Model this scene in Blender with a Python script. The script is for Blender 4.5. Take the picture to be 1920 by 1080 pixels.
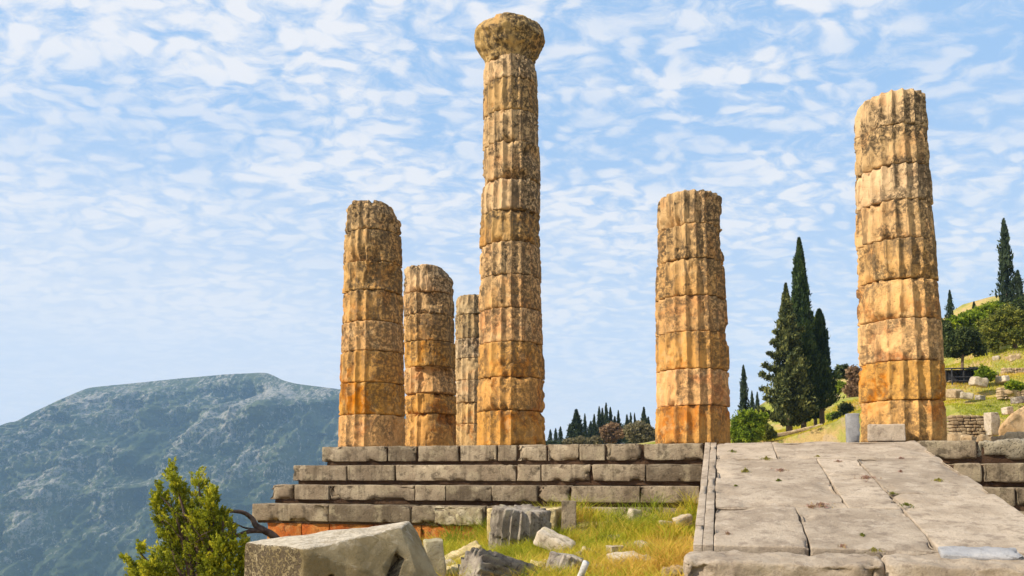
import bpy, bmesh, math, random
import numpy as np
from mathutils import Vector, Matrix, Euler

for o in list(bpy.data.objects): bpy.data.objects.remove(o)
SC = bpy.context.scene
COL = SC.collection
R = math.radians

# ------------------------------------------------------------------ camera
F_PX, CX, CY = 1485.0, 960.0, 785.0
PITCH = math.atan(104.0 / F_PX)
cam_d = bpy.data.cameras.new('camera'); cam = bpy.data.objects.new('camera', cam_d); COL.objects.link(cam)
cam_d.sensor_width = 36; cam_d.lens = 36 * F_PX / 1920; cam_d.shift_y = (CY - 540) / 1920
cam_d.clip_start = 0.1; cam_d.clip_end = 40000
cam.location = (0, 0, 0); cam.rotation_euler = (math.pi/2 + PITCH, 0, 0)
SC.camera = cam

# ------------------------------------------------------------------ sun, sky, exposure
SUN_AZ = math.atan2(-0.94, -0.34)      # measured from +Y towards +X
SUN_EL = R(37)
sd = Vector((math.sin(SUN_AZ)*math.cos(SUN_EL), math.cos(SUN_AZ)*math.cos(SUN_EL), math.sin(SUN_EL)))
sun_d = bpy.data.lights.new('sun', 'SUN'); sun_d.energy = 5.0; sun_d.angle = R(0.6); sun_d.color = (1.0, 0.90, 0.74)
sun = bpy.data.objects.new('sun', sun_d); COL.objects.link(sun)
sun.rotation_euler = (-sd).to_track_quat('-Z', 'Y').to_euler(); sun.location = (-50, -20, 60)

SC.view_settings.view_transform = 'Standard'; SC.view_settings.look = 'None'
SC.view_settings.exposure = 0.30; SC.view_settings.gamma = 1; SC.view_settings.use_curve_mapping = False
SC.render.engine = 'CYCLES'
SC.cycles.max_bounces = 6; SC.cycles.diffuse_bounces = 3; SC.cycles.volume_bounces = 1
SC.cycles.use_denoising = True

class NT:
    """small helper to write node trees"""
    def __init__(s, tree): s.t = tree; s.n = tree.nodes; s.l = tree.links
    def node(s, typ, **kw):
        nd = s.n.new(typ)
        for k, v in kw.items(): setattr(nd, k, v)
        return nd
    def link(s, a, b): s.l.new(a, b)
    def setin(s, inp, v):
        if isinstance(v, bpy.types.NodeSocket): s.l.new(v, inp)
        else: inp.default_value = v
    def math(s, op, a, b=0.0, c=0.0, clamp=False):
        nd = s.node('ShaderNodeMath', operation=op, use_clamp=clamp)
        s.setin(nd.inputs[0], a); s.setin(nd.inputs[1], b); s.setin(nd.inputs[2], c)
        return nd.outputs[0]
    def vmath(s, op, a, b=(0, 0, 0)):
        nd = s.node('ShaderNodeVectorMath', operation=op)
        s.setin(nd.inputs[0], a); s.setin(nd.inputs[1], b)
        return nd.outputs[0]
    def noise(s, vec, scale, detail=4, rough=0.55, dist=0.0, lac=2.0):
        nd = s.node('ShaderNodeTexNoise')
        s.setin(nd.inputs['Vector'], vec); nd.inputs['Scale'].default_value = scale
        nd.inputs['Detail'].default_value = detail; nd.inputs['Roughness'].default_value = rough
        nd.inputs['Distortion'].default_value = dist; nd.inputs['Lacunarity'].default_value = lac
        return nd.outputs[0]
    def voro(s, vec, scale, feature='F1', rand=1.0):
        nd = s.node('ShaderNodeTexVoronoi', feature=feature)
        s.setin(nd.inputs['Vector'], vec); nd.inputs['Scale'].default_value = scale
        nd.inputs['Randomness'].default_value = rand
        return nd.outputs['Distance']
    def maprange(s, v, a, b, c=0.0, d=1.0, smooth=True):
        nd = s.node('ShaderNodeMapRange', interpolation_type='SMOOTHSTEP' if smooth else 'LINEAR')
        s.setin(nd.inputs[0], v)
        for i, x in enumerate((a, b, c, d)): nd.inputs[1+i].default_value = x
        return nd.outputs[0]
    def mix(s, f, a, b):
        nd = s.node('ShaderNodeMix', data_type='RGBA')
        s.setin(nd.inputs[0], f)
        for i, x in ((6, a), (7, b)):
            if isinstance(x, bpy.types.NodeSocket): s.l.new(x, nd.inputs[i])
            else: nd.inputs[i].default_value = (*x[:3], 1)
        return nd.outputs[2]
    def mapping(s, vec, loc=(0,0,0), rot=(0,0,0), scale=(1,1,1)):
        nd = s.node('ShaderNodeMapping')
        s.setin(nd.inputs[0], vec)
        nd.inputs['Location'].default_value = loc; nd.inputs['Rotation'].default_value = rot; nd.inputs['Scale'].default_value = scale
        return nd.outputs[0]

world = bpy.data.worlds.new('World'); SC.world = world; world.use_nodes = True
w = NT(world.node_tree); w.n.clear()
out = w.node('ShaderNodeOutputWorld'); bg = w.node('ShaderNodeBackground'); bg.inputs[1].default_value = 0.099
sky = w.node('ShaderNodeTexSky', sky_type='NISHITA', sun_disc=False)
sky.sun_elevation = SUN_EL; sky.sun_rotation = SUN_AZ % (2*math.pi); sky.altitude = 600; sky.air_density = 1.0; sky.dust_density = 1.2; sky.ozone_density = 2.0
tc = w.node('ShaderNodeTexCoord')
gen = tc.outputs['Generated']
sep = w.node('ShaderNodeSeparateXYZ'); w.link(gen, sep.inputs[0])
zz = w.math('MAXIMUM', sep.outputs[2], 0.0)
den = w.math('ADD', zz, 0.22)
comb = w.node('ShaderNodeCombineXYZ')
w.link(w.math('DIVIDE', sep.outputs[0], den), comb.inputs[0])
w.link(w.math('DIVIDE', sep.outputs[1], den), comb.inputs[1])
cv = w.mapping(comb.outputs[0], loc=(3.1, 1.7, 0), rot=(0, 0, R(-28)), scale=(2.5, 3.4, 1))
warp = w.noise(cv, 2.2, 3, 0.5)
cv2 = w.vmath('ADD', cv, w.vmath('SCALE', cv))
wn = w.node('ShaderNodeTexNoise'); w.link(cv, wn.inputs['Vector']); wn.inputs['Scale'].default_value = 3.0; wn.inputs['Detail'].default_value = 2
wsub = w.vmath('SUBTRACT', wn.outputs[1], (0.5, 0.5, 0.5))
wsc = w.node('ShaderNodeVectorMath', operation='SCALE'); w.link(wsub, wsc.inputs[0]); wsc.inputs['Scale'].default_value = 0.34
cw = w.vmath('ADD', cv, wsc.outputs[0])
vor = w.node('ShaderNodeTexVoronoi', feature='SMOOTH_F1'); w.link(cw, vor.inputs['Vector']); vor.inputs['Scale'].default_value = 7.5; vor.inputs['Smoothness'].default_value = 0.7
puff = w.maprange(vor.outputs['Distance'], 0.60, 0.12)
n_fine = w.noise(cw, 10.0, 8, 0.68)
n_mid = w.noise(cw, 4.2, 4, 0.55)
n_big = w.noise(cv, 0.8, 3, 0.5)
xl = w.maprange(sep.outputs[0], -0.45, 0.4, 0.02, -0.01, False)
s1 = w.math('MULTIPLY', n_fine, 0.40)
s2 = w.math('MULTIPLY_ADD', n_mid, 0.34, s1)
s3 = w.math('MULTIPLY_ADD', n_big, 0.20, s2)
s4 = w.math('MULTIPLY_ADD', puff, 0.16, s3)
s5 = w.math('ADD', s4, xl)
cmask = w.maprange(s5, 0.405, 0.615)
cmask = w.math('MULTIPLY', cmask, w.maprange(n_big, 0.38, 0.62, 0.62, 1.0))
blue = w.mix(0.78, sky.outputs[0], (3.5, 5.5, 8.4))
low = w.maprange(sep.outputs[2], 0.02, 0.46, 0.92, 0.0)
low = w.math('ADD', low, w.math('MULTIPLY', xl, w.maprange(sep.outputs[2], 0.10, 0.45, 14.0, 0.0)), 0, True)
blue2 = w.mix(low, blue, (6.7, 6.95, 7.5))
fadec = w.maprange(sep.outputs[2], 0.02, 0.20, 0.55, 1.0)
cm2 = w.math('MULTIPLY', cmask, fadec)
final = w.mix(cm2, blue2, (7.5, 7.5, 7.75))
w.link(final, bg.inputs[0]); w.link(bg.outputs[0], out.inputs[0])

# ------------------------------------------------------------------ geometry helpers
FW = Vector((0, math.cos(PITCH), math.sin(PITCH))); UP = Vector((0, -math.sin(PITCH), math.cos(PITCH)))
def ray(x, y): return Vector(((x-CX)/F_PX, 0, 0)) + FW + UP * ((CY-y)/F_PX)
def at(x, y, Y):
    d = ray(x, y); return d * (Y / d.y)
PHI = math.atan(0.267)                      # temple front turned this much from the picture plane
UD = Vector((math.cos(PHI), -math.sin(PHI), 0)); VD = Vector((math.sin(PHI), math.cos(PHI), 0))
SZ = 0.637                                  # stylobate top above the eye
ORG = Vector((0, 17.2, SZ))                 # front edge of the stylobate below the tall column
def loc_uv(x, y, v):                        # a pixel on the vertical plane v -> (u, z) in the temple frame
    d = ray(x, y); t = (v + ORG.dot(VD)) / d.dot(VD); P = d*t
    return (P-ORG).dot(UD), P.z - SZ
def to_world(u, v, z): return ORG + UD*u + VD*v + Vector((0, 0, z))

rng = np.random.default_rng(7)
LAT = rng.random((64, 64, 64)).astype(np.float32)*2-1
def vn(P):
    P = np.asarray(P, dtype=np.float64); i = np.floor(P).astype(int); f = P - i; f = f*f*(3-2*f); i &= 63; j = (i+1) & 63
    x0, y0, z0 = i[..., 0], i[..., 1], i[..., 2]; x1, y1, z1 = j[..., 0], j[..., 1], j[..., 2]
    fx, fy, fz = f[..., 0], f[..., 1], f[..., 2]
    a = LAT[x0,y0,z0]*(1-fx)+LAT[x1,y0,z0]*fx; b = LAT[x0,y1,z0]*(1-fx)+LAT[x1,y1,z0]*fx
    c = LAT[x0,y0,z1]*(1-fx)+LAT[x1,y0,z1]*fx; d = LAT[x0,y1,z1]*(1-fx)+LAT[x1,y1,z1]*fx
    return (a*(1-fy)+b*fy)*(1-fz)+(c*(1-fy)+d*fy)*fz
def fbm(P, sc=1.0, oc=4, gain=0.5, off=0.0):
    P = np.asarray(P, dtype=np.float64)*sc + off; s = 0; a = 1.0
    for k in range(oc): s = s + a*vn(P*(2.03**k)+k*7.3); a *= gain
    return s
def sstep(x, a, b):
    t = np.clip((x-a)/(b-a), 0, 1); return t*t*(3-2*t)

def mesh_obj(name, V, Fc, mat, parent=None, smooth=True, loc=None, attr=None):
    me = bpy.data.meshes.new(name)
    V = np.asarray(V, dtype=np.float32)
    if isinstance(Fc, np.ndarray):
        nf, k = Fc.shape
        me.vertices.add(len(V)); me.vertices.foreach_set('co', V.ravel())
        me.loops.add(nf*k); me.loops.foreach_set('vertex_index', Fc.astype(np.int32).ravel())
        me.polygons.add(nf); me.polygons.foreach_set('loop_start', np.arange(0, nf*k, k, dtype=np.int32))
        try: me.polygons.foreach_set('loop_total', np.full(nf, k, dtype=np.int32))
        except Exception: pass
        me.update(calc_edges=True)
    else:
        me.from_pydata([tuple(v) for v in V.tolist()], [], Fc)
    if attr is not None:
        a = me.attributes.new('tint', 'FLOAT', 'POINT'); a.data.foreach_set('value', np.asarray(attr, dtype=np.float32))
    me.validate()
    me.polygons.foreach_set('use_smooth', np.full(len(me.polygons), smooth))
    me.materials.append(mat)
    o = bpy.data.objects.new(name, me); COL.objects.link(o)
    if loc is not None: o.location = loc
    if parent is not None: o.parent = parent
    return o
def tag(o, label=None, cat=None, group=None, kind=None):
    if label: o['label'] = label
    if cat: o['category'] = cat
    if group: o['group'] = group
    if kind: o['kind'] = kind
    return o
def root(name, label, cat, loc=(0,0,0), rz=0, group=None):
    o = bpy.data.objects.new(name, None); COL.objects.link(o); o.location = loc; o.rotation_euler = (0, 0, rz)
    o.empty_display_size = 0.3
    return tag(o, label, cat, group)

def rbox(size, bevel=0.03, step=0.08, amp=0.012, freq=3.0, seed=0, chip=0.05, maxn=40):
    """rounded, worn stone block centred on the origin"""
    h = np.array(size)/2; bevel = min(bevel, h.min()*0.6)
    ax = []
    for a in range(3):
        n = int(min(maxn, max(1, round((2*h[a]-2*bevel)/step))))
        ax.append(np.concatenate([[-h[a], -h[a]+bevel*0.45], np.linspace(-h[a]+bevel, h[a]-bevel, n+1), [h[a]-bevel*0.45, h[a]]]))
    V = []; idx = {}; Fc = []
    def vid(i, j, k):
        key = (i, j, k)
        if key not in idx: idx[key] = len(V); V.append((ax[0][i], ax[1][j], ax[2][k]))
        return idx[key]
    N = [len(a)-1 for a in ax]
    for a in range(3):
        b, c = (a+1) % 3, (a+2) % 3
        for side in (0, N[a]):
            for i in range(N[b]):
                for j in range(N[c]):
                    q = []
                    for (di, dj) in ((0,0),(1,0),(1,1),(0,1)):
                        t = [0,0,0]; t[a] = side; t[b] = i+di; t[c] = j+dj; q.append(vid(*t))
                    if side == 0: q.reverse()
                    Fc.append(q)
    V = np.array(V); inner = h - bevel
    Q = np.clip(V, -inner, inner); D = V-Q; L = np.linalg.norm(D, axis=1, keepdims=True); Nn = D/np.maximum(L, 1e-6)
    V = Q + Nn*bevel
    off = seed*13.7
    edge = np.sort(np.abs(V)/h, axis=1)[:, 1]           # 1 near an edge
    n = fbm(V, freq, 4, 0.55, off)*amp
    ch = sstep(fbm(V, freq*0.9, 3, 0.5, off+31), 0.15, 0.8)*chip*sstep(edge, 0.6, 1.0)
    V = V + Nn*(n-ch)[:, None]
    return V, np.array(Fc)

def tube(path, radii, seg=8, seed=0, amp=0.0):
    P = [Vector(p) for p in path]; V = []; Fc = []
    up = Vector((0.3, 0.2, 1)).normalized()
    for i, p in enumerate(P):
        t = (P[min(i+1, len(P)-1)] - P[max(i-1, 0)]).normalized()
        a = t.cross(up)
        if a.length < 1e-3: a = t.cross(Vector((1, 0, 0)))
        a.normalize(); b = t.cross(a)
        for k in range(seg):
            th = 2*math.pi*k/seg
            V.append(tuple(p + (a*math.cos(th)+b*math.sin(th))*radii[i]))
    for i in range(len(P)-1):
        for k in range(seg):
            Fc.append([i*seg+k, i*seg+(k+1) % seg, (i+1)*seg+(k+1) % seg, (i+1)*seg+k])
    V = np.array(V)
    if amp: V = V + np.stack([fbm(V, 6, 3, .5, seed+q*9) for q in range(3)], 1)*amp
    return V, np.array(Fc)
def smooth_path(pts, n=6):
    P = [Vector(p) for p in pts]; out = []
    for i in range(len(P)-1):
        p0, p1, p2, p3 = P[max(i-1,0)], P[i], P[i+1], P[min(i+2, len(P)-1)]
        for k in range(n):
            t = k/n
            out.append(0.5*((2*p1)+(p2-p0)*t+(2*p0-5*p1+4*p2-p3)*t*t+(3*p1-p0-3*p2+p3)*t**3))
    out.append(P[-1]); return out
def join(parts):
    Vs, Fs, o = [], [], 0
    for V, Fc in parts: Vs.append(V); Fs.append(Fc+o); o += len(V)
    return np.concatenate(Vs), np.concatenate(Fs)

# ------------------------------------------------------------------ materials
def new_mat(name):
    m = bpy.data.materials.new(name); m.use_nodes = True
    t = NT(m.node_tree); t.n.clear()
    o = t.node('ShaderNodeOutputMaterial'); b = t.node('ShaderNodeBsdfPrincipled')
    b.inputs['Roughness'].default_value = 0.92
    b.inputs['Specular IOR Level'].default_value = 0.15
    t.link(b.outputs[0], o.inputs[0]); t.bsdf = b
    return m, t
def coords(t, rand=True):
    tc = t.node('ShaderNodeTexCoord').outputs['Object']
    if not rand: return tc, tc
    oi = t.node('ShaderNodeObjectInfo').outputs['Random']
    sc = t.math('MULTIPLY', oi, 37.0); cb = t.node('ShaderNodeCombineXYZ')
    for i in range(3): t.link(sc, cb.inputs[i])
    return t.vmath('ADD', tc, cb.outputs[0]), tc
def bump(t, hgt, dist, strength=1.0, prev=None):
    b = t.node('ShaderNodeBump'); b.inputs['Distance'].default_value = dist; b.inputs['Strength'].default_value = strength
    t.link(hgt, b.inputs['Height'])
    if prev is not None: t.link(prev, b.inputs['Normal'])
    return b.outputs[0]

def column_mat(name, low, high, zlow, zhigh, dark_amt, drumvar=0.12):
    m, t = new_mat(name)
    p, raw = coords(t)
    z = t.node('ShaderNodeSeparateXYZ'); t.link(raw, z.inputs[0])
    nb = t.noise(raw, 0.9, 4, 0.6)
    zz = t.math('MULTIPLY_ADD', t.math('SUBTRACT', nb, 0.5), 4.5, z.outputs[2])
    g = t.maprange(zz, zlow, zhigh)
    c = t.mix(g, low, high)
    # iron-orange patches, strongest on the low drums
    op = t.maprange(t.noise(p, 1.3, 5, 0.62, 0.4), 0.50, 0.64)
    op = t.math('MULTIPLY', op, t.maprange(zz, zlow*0.5, zhigh*0.8, 0.80, 0.25))
    c = t.mix(op, c, (0.52, 0.165, 0.020))
    # pale weathered patches
    c = t.mix(t.math('MULTIPLY', t.maprange(t.noise(p, 2.6, 6, 0.65), 0.54, 0.66), 0.45), c, (0.68, 0.47, 0.23))
    # drum to drum change
    oi = t.node('ShaderNodeObjectInfo').outputs['Random']
    hs = t.node('ShaderNodeHueSaturation'); t.link(c, hs.inputs['Color'])
    t.link(t.maprange(oi, 0, 1, 1-drumvar, 1+drumvar, False), hs.inputs['Value'])
    t.link(t.maprange(oi, 1, 0, 1-drumvar, 1.08, False), hs.inputs['Saturation'])
    c = hs.outputs[0]
    # lichen and black crust: large fields broken up by fine specks, also deepening the shade side
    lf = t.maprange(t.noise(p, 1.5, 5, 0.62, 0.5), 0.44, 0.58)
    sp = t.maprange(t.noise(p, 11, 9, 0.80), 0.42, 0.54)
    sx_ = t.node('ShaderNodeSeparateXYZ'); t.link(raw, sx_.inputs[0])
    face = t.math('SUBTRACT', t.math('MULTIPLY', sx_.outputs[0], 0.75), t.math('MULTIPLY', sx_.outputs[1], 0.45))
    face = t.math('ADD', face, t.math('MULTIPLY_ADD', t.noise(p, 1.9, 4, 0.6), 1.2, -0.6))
    patch = t.maprange(face, 0.15, 0.42)  # crust weighted to the front-right, adding shade to the colour away from the sun
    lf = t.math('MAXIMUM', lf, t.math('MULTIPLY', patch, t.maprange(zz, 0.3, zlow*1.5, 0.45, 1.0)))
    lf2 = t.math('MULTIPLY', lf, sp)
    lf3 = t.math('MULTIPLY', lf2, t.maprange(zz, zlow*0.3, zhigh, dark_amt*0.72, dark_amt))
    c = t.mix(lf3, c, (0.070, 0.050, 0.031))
    stv = t.mapping(p, scale=(6.5, 6.5, 0.8))
    stk = t.math('MULTIPLY', t.maprange(t.noise(stv, 1.0, 5, 0.7), 0.50, 0.62), t.maprange(zz, zlow*0.3, zhigh, 0.35, 0.75))
    c = t.mix(stk, c, (0.13, 0.092, 0.055))
    spk = t.maprange(t.noise(p, 21, 4, 0.7), 0.60, 0.70)
    c = t.mix(t.math('MULTIPLY', spk, 0.5), c, (0.09, 0.055, 0.03))
    t.link(c, t.bsdf.inputs['Base Color'])
    b1 = bump(t, t.noise(p, 11, 10, 0.78), 0.026, 0.8)
    pit = t.maprange(t.voro(p, 17), 0.05, 0.32)
    b2 = bump(t, pit, 0.02, 0.5, b1)
    b3 = bump(t, t.noise(p, 38, 4, 0.7), 0.02, 0.8, b2)
    t.link(b3, t.bsdf.inputs['Normal'])
    return m

def rock_mat(name, c1, c2, dark, lich=None, dark_amt=0.6, scale=1.0, pits=0.4, lich_amt=0.5, streak=False, var=0.2):
    m, t = new_mat(name)
    p, raw = coords(t)
    c = t.mix(t.maprange(t.noise(p, 1.6*scale, 5, 0.6), 0.38, 0.64), c1, c2)
    oi = t.node('ShaderNodeObjectInfo').outputs['Random']
    hs = t.node('ShaderNodeHueSaturation'); t.link(c, hs.inputs['Color'])
    t.link(t.maprange(oi, 0, 1, 1-var, 1+var*0.9, False), hs.inputs['Value']); c = hs.outputs[0]
    if lich is not None:
        c = t.mix(t.math('MULTIPLY', t.maprange(t.noise(p, 3.3*scale, 6, 0.7), 0.52, 0.62), lich_amt), c, lich)
    d = t.maprange(t.noise(p, 5.5*scale, 8, 0.72), 0.50, 0.64)
    c = t.mix(t.math('MULTIPLY', d, dark_amt), c, dark)
    if streak:
        sv = t.mapping(p, scale=(7, 7, 0.5))
        c = t.mix(t.math('MULTIPLY', t.maprange(t.noise(sv, 1.0, 4, 0.6), 0.5, 0.68), 0.45), c, dark)
    c = t.mix(t.math('MULTIPLY', t.maprange(t.noise(p, 30*scale, 4, 0.7), 0.55, 0.68), 0.5), c, dark)
    t.link(c, t.bsdf.inputs['Base Color'])
    b1 = bump(t, t.noise(p, 8*scale, 10, 0.76), 0.045/scale, 0.9)
    b2 = bump(t, t.maprange(t.voro(p, 22*scale), 0.05, 0.4), 0.02/scale, pits, b1)
    b3 = bump(t, t.noise(p, 55*scale, 3, 0.7), 0.012/scale, 0.7, b2)
    t.link(b3, t.bsdf.inputs['Normal'])
    return m

M = {}
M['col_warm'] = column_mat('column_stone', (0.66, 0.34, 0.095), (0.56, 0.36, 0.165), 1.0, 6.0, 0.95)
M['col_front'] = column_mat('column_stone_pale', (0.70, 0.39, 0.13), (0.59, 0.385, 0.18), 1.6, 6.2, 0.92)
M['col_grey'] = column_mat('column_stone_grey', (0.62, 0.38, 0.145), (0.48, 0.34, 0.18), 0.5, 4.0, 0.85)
M['step'] = rock_mat('step_limestone', (0.215, 0.16, 0.105), (0.35, 0.275, 0.185), (0.07, 0.052, 0.034), (0.42, 0.35, 0.22), 0.68, 1.0, 0.4, 0.4, True, 0.32)
M['core'] = rock_mat('course_bedding', (0.065, 0.035, 0.02), (0.13, 0.075, 0.042), (0.045, 0.028, 0.02), None, 0.6)
M['poros'] = rock_mat('orange_poros', (0.46, 0.115, 0.022), (0.54, 0.24, 0.06), (0.13, 0.045, 0.02), (0.46, 0.33, 0.14), 0.75, 1.0, 0.5, 0.35)
M['slab'] = rock_mat('ramp_limestone', (0.36, 0.285, 0.21), (0.48, 0.39, 0.295), (0.18, 0.135, 0.10), (0.54, 0.445, 0.345), 0.55, 1.0, 0.25, 0.5, False, 0.11)
M['rough'] = rock_mat('pitted_limestone', (0.34, 0.285, 0.20), (0.42, 0.36, 0.27), (0.07, 0.055, 0.035), (0.45, 0.38, 0.26), 0.75, 1.0, 1.0, 0.4)
M['block'] = rock_mat('lichened_block', (0.42, 0.34, 0.205), (0.52, 0.44, 0.29), (0.20, 0.155, 0.075), (0.36, 0.32, 0.14), 0.6, 1.2, 0.35, 0.6)
M['greyfl'] = rock_mat('grey_marble_fragment', (0.24, 0.20, 0.16), (0.42, 0.36, 0.29), (0.055, 0.042, 0.03), (0.38, 0.35, 0.20), 0.75, 1.6, 0.6, 0.4)
M['pale'] = rock_mat('pale_stone', (0.44, 0.36, 0.26), (0.56, 0.47, 0.36), (0.20, 0.15, 0.09), (0.42, 0.36, 0.18), 0.65, 1.5, 0.5)
M['marble'] = rock_mat('blue_grey_marble', (0.29, 0.285, 0.29), (0.38, 0.37, 0.37), (0.18, 0.17, 0.165), None, 0.4, 1.5, 0.2)
M['patch'] = rock_mat('patched_limestone', (0.34, 0.27, 0.16), (0.50, 0.42, 0.28), (0.09, 0.065, 0.04), (0.50, 0.43, 0.26), 0.8, 2.2, 1.0, 0.7)
M['yrock'] = rock_mat('lichen_yellow_rock', (0.50, 0.38, 0.18), (0.62, 0.50, 0.28), (0.20, 0.13, 0.06), (0.42, 0.38, 0.12), 0.6, 1.5, 0.4, 0.6)
M['rubble'] = rock_mat('rubble_masonry', (0.36, 0.25, 0.14), (0.50, 0.38, 0.23), (0.12, 0.08, 0.045), None, 0.6, 1.2, 0.4)
M['ochre'] = rock_mat('ochre_ledge', (0.58, 0.36, 0.17), (0.68, 0.46, 0.25), (0.34, 0.19, 0.09), None, 0.4, 0.5, 0.3)

def plain_mat(name, c1, c2, scale=6, rough=0.9, bumpd=0.01):
    m, t = new_mat(name); p, raw = coords(t)
    t.link(t.mix(t.maprange(t.noise(p, scale, 5, 0.6), 0.35, 0.65), c1, c2), t.bsdf.inputs['Base Color'])
    t.bsdf.inputs['Roughness'].default_value = rough
    t.link(bump(t, t.noise(p, scale*3, 5, 0.6), bumpd), t.bsdf.inputs['Normal'])
    return m
M['bark'] = plain_mat('bark', (0.10, 0.065, 0.04), (0.20, 0.14, 0.09), 12)
M['deadwood'] = plain_mat('dead_wood', (0.055, 0.035, 0.028), (0.13, 0.09, 0.07), 10)
M['darkwood'] = plain_mat('dark_timber', (0.02, 0.02, 0.022), (0.06, 0.06, 0.065), 5)
M['white'] = plain_mat('white_paint', (0.38, 0.37, 0.35), (0.60, 0.58, 0.55), 14)

def leaf_mat(name, c1, c2, c3, trans=0.25, rough=0.6):
    m, t = new_mat(name)
    a = t.node('ShaderNodeAttribute', attribute_name='tint').outputs['Fac']
    p = t.node('ShaderNodeTexCoord').outputs['Object']
    c = t.mix(t.maprange(a, 0, 0.6, 0, 1, False), c1, c2)
    c = t.mix(t.maprange(a, 0.6, 1.0, 0, 1, False), c, c3)
    t.link(c, t.bsdf.inputs['Base Color']); t.bsdf.inputs['Roughness'].default_value = rough
    tr = t.node('ShaderNodeBsdfTranslucent'); t.link(c, tr.inputs[0])
    mx = t.node('ShaderNodeMixShader'); mx.inputs[0].default_value = trans
    o = [n for n in t.n if n.type == 'OUTPUT_MATERIAL'][0]
    t.link(t.bsdf.outputs[0], mx.inputs[1]); t.link(tr.outputs[0], mx.inputs[2]); t.link(mx.outputs[0], o.inputs[0])
    return m
M['juniper'] = leaf_mat('juniper_foliage', (0.06, 0.078, 0.012), (0.27, 0.30, 0.020), (0.62, 0.57, 0.04), 0.4)
M['cypress'] = leaf_mat('cypress_foliage', (0.014, 0.028, 0.012), (0.040, 0.068, 0.018), (0.10, 0.13, 0.03), 0.12)
M['cypress_open'] = leaf_mat('open_cypress_foliage', (0.025, 0.036, 0.014), (0.085, 0.10, 0.03), (0.25, 0.245, 0.07), 0.15)
M['far_cyp'] = leaf_mat('far_cypress_foliage', (0.020, 0.034, 0.020), (0.04, 0.06, 0.03), (0.07, 0.09, 0.04), 0.12)
M['olive'] = leaf_mat('olive_foliage', (0.10, 0.09, 0.045), (0.20, 0.17, 0.085), (0.32, 0.26, 0.14), 0.2)
M['green'] = leaf_mat('broadleaf_foliage', (0.07, 0.11, 0.010), (0.20, 0.28, 0.018), (0.38, 0.42, 0.03), 0.4)
M['pine'] = leaf_mat('pine_foliage', (0.05, 0.07, 0.012), (0.14, 0.155, 0.022), (0.28, 0.26, 0.04), 0.25)
M['darktree'] = leaf_mat('dark_tree_foliage', (0.018, 0.030, 0.010), (0.045, 0.065, 0.018), (0.12, 0.14, 0.035), 0.2)
M['brown'] = leaf_mat('dry_shrub_foliage', (0.13, 0.075, 0.04), (0.25, 0.15, 0.08), (0.38, 0.25, 0.14), 0.2)
M['grass'] = leaf_mat('grass_blades', (0.16, 0.22, 0.015), (0.52, 0.48, 0.035), (0.66, 0.40, 0.08), 0.35)
M['weed'] = leaf_mat('weed_leaves', (0.10, 0.13, 0.02), (0.30, 0.26, 0.05), (0.36, 0.20, 0.17), 0.3)

def ground_mat():
    m, t = new_mat('dry_grass_ground'); p = t.node('ShaderNodeTexCoord').outputs['Object']
    n1 = t.noise(p, 0.16, 5, 0.6); n2 = t.noise(p, 1.1, 6, 0.65); n3 = t.noise(p, 9, 5, 0.7)
    c = t.mix(t.maprange(n1, 0.44, 0.60), (0.48, 0.33, 0.13), (0.24, 0.26, 0.035))
    c = t.mix(t.maprange(n2, 0.46, 0.62), c, (0.36, 0.33, 0.08))
    c = t.mix(t.math('MULTIPLY', t.maprange(t.noise(p, 0.5, 4, 0.6), 0.56, 0.66), 0.7), c, (0.46, 0.33, 0.20))
    c = t.mix(t.math('MULTIPLY', t.maprange(n3, 0.52, 0.66), 0.6), c, (0.17, 0.13, 0.045))
    t.link(c, t.bsdf.inputs['Base Color'])
    b = bump(t, n2, 0.5, 0.6); b = bump(t, n3, 0.08, 0.8, b)
    t.link(b, t.bsdf.inputs['Normal'])
    return m
def mountain_mat():
    m, t = new_mat('mountain_scrub_and_rock'); p = t.node('ShaderNodeTexCoord').outputs['Object']
    k = 0.001
    ps = t.mapping(p, scale=(1.8, 0.8, 0.75)); big = t.noise(ps, 3.2*k, 6, 0.6); fine = t.noise(ps, 40*k, 10, 0.80); mid = t.noise(p, 7*k, 6, 0.65, 0.6)
    c = t.mix(t.maprange(mid, 0.40, 0.60), (0.026, 0.044, 0.018), (0.090, 0.108, 0.045))
    zs = t.node('ShaderNodeSeparateXYZ'); t.link(p, zs.inputs[0])
    hi = t.maprange(zs.outputs[2], -350, 380, -0.035, 0.015, False)
    sm = t.math('ADD', t.math('MULTIPLY_ADD', fine, 0.66, t.math('MULTIPLY', big, 0.34)), hi)
    c = t.mix(t.math('MULTIPLY', t.maprange(sm, 0.505, 0.57), 0.85), c, (0.40, 0.36, 0.31))
    c = t.mix(t.math('MULTIPLY', t.maprange(t.noise(p, 60*k, 4, 0.7), 0.55, 0.70), 0.6), c, (0.02, 0.03, 0.015))
    t.link(c, t.bsdf.inputs['Base Color'])
    b = bump(t, t.noise(p, 6*k, 8, 0.68), 90, 0.9)
    t.link(b, t.bsdf.inputs['Normal'])
    return m
M['ground'] = ground_mat(); M['mountain'] = mountain_mat()

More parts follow.
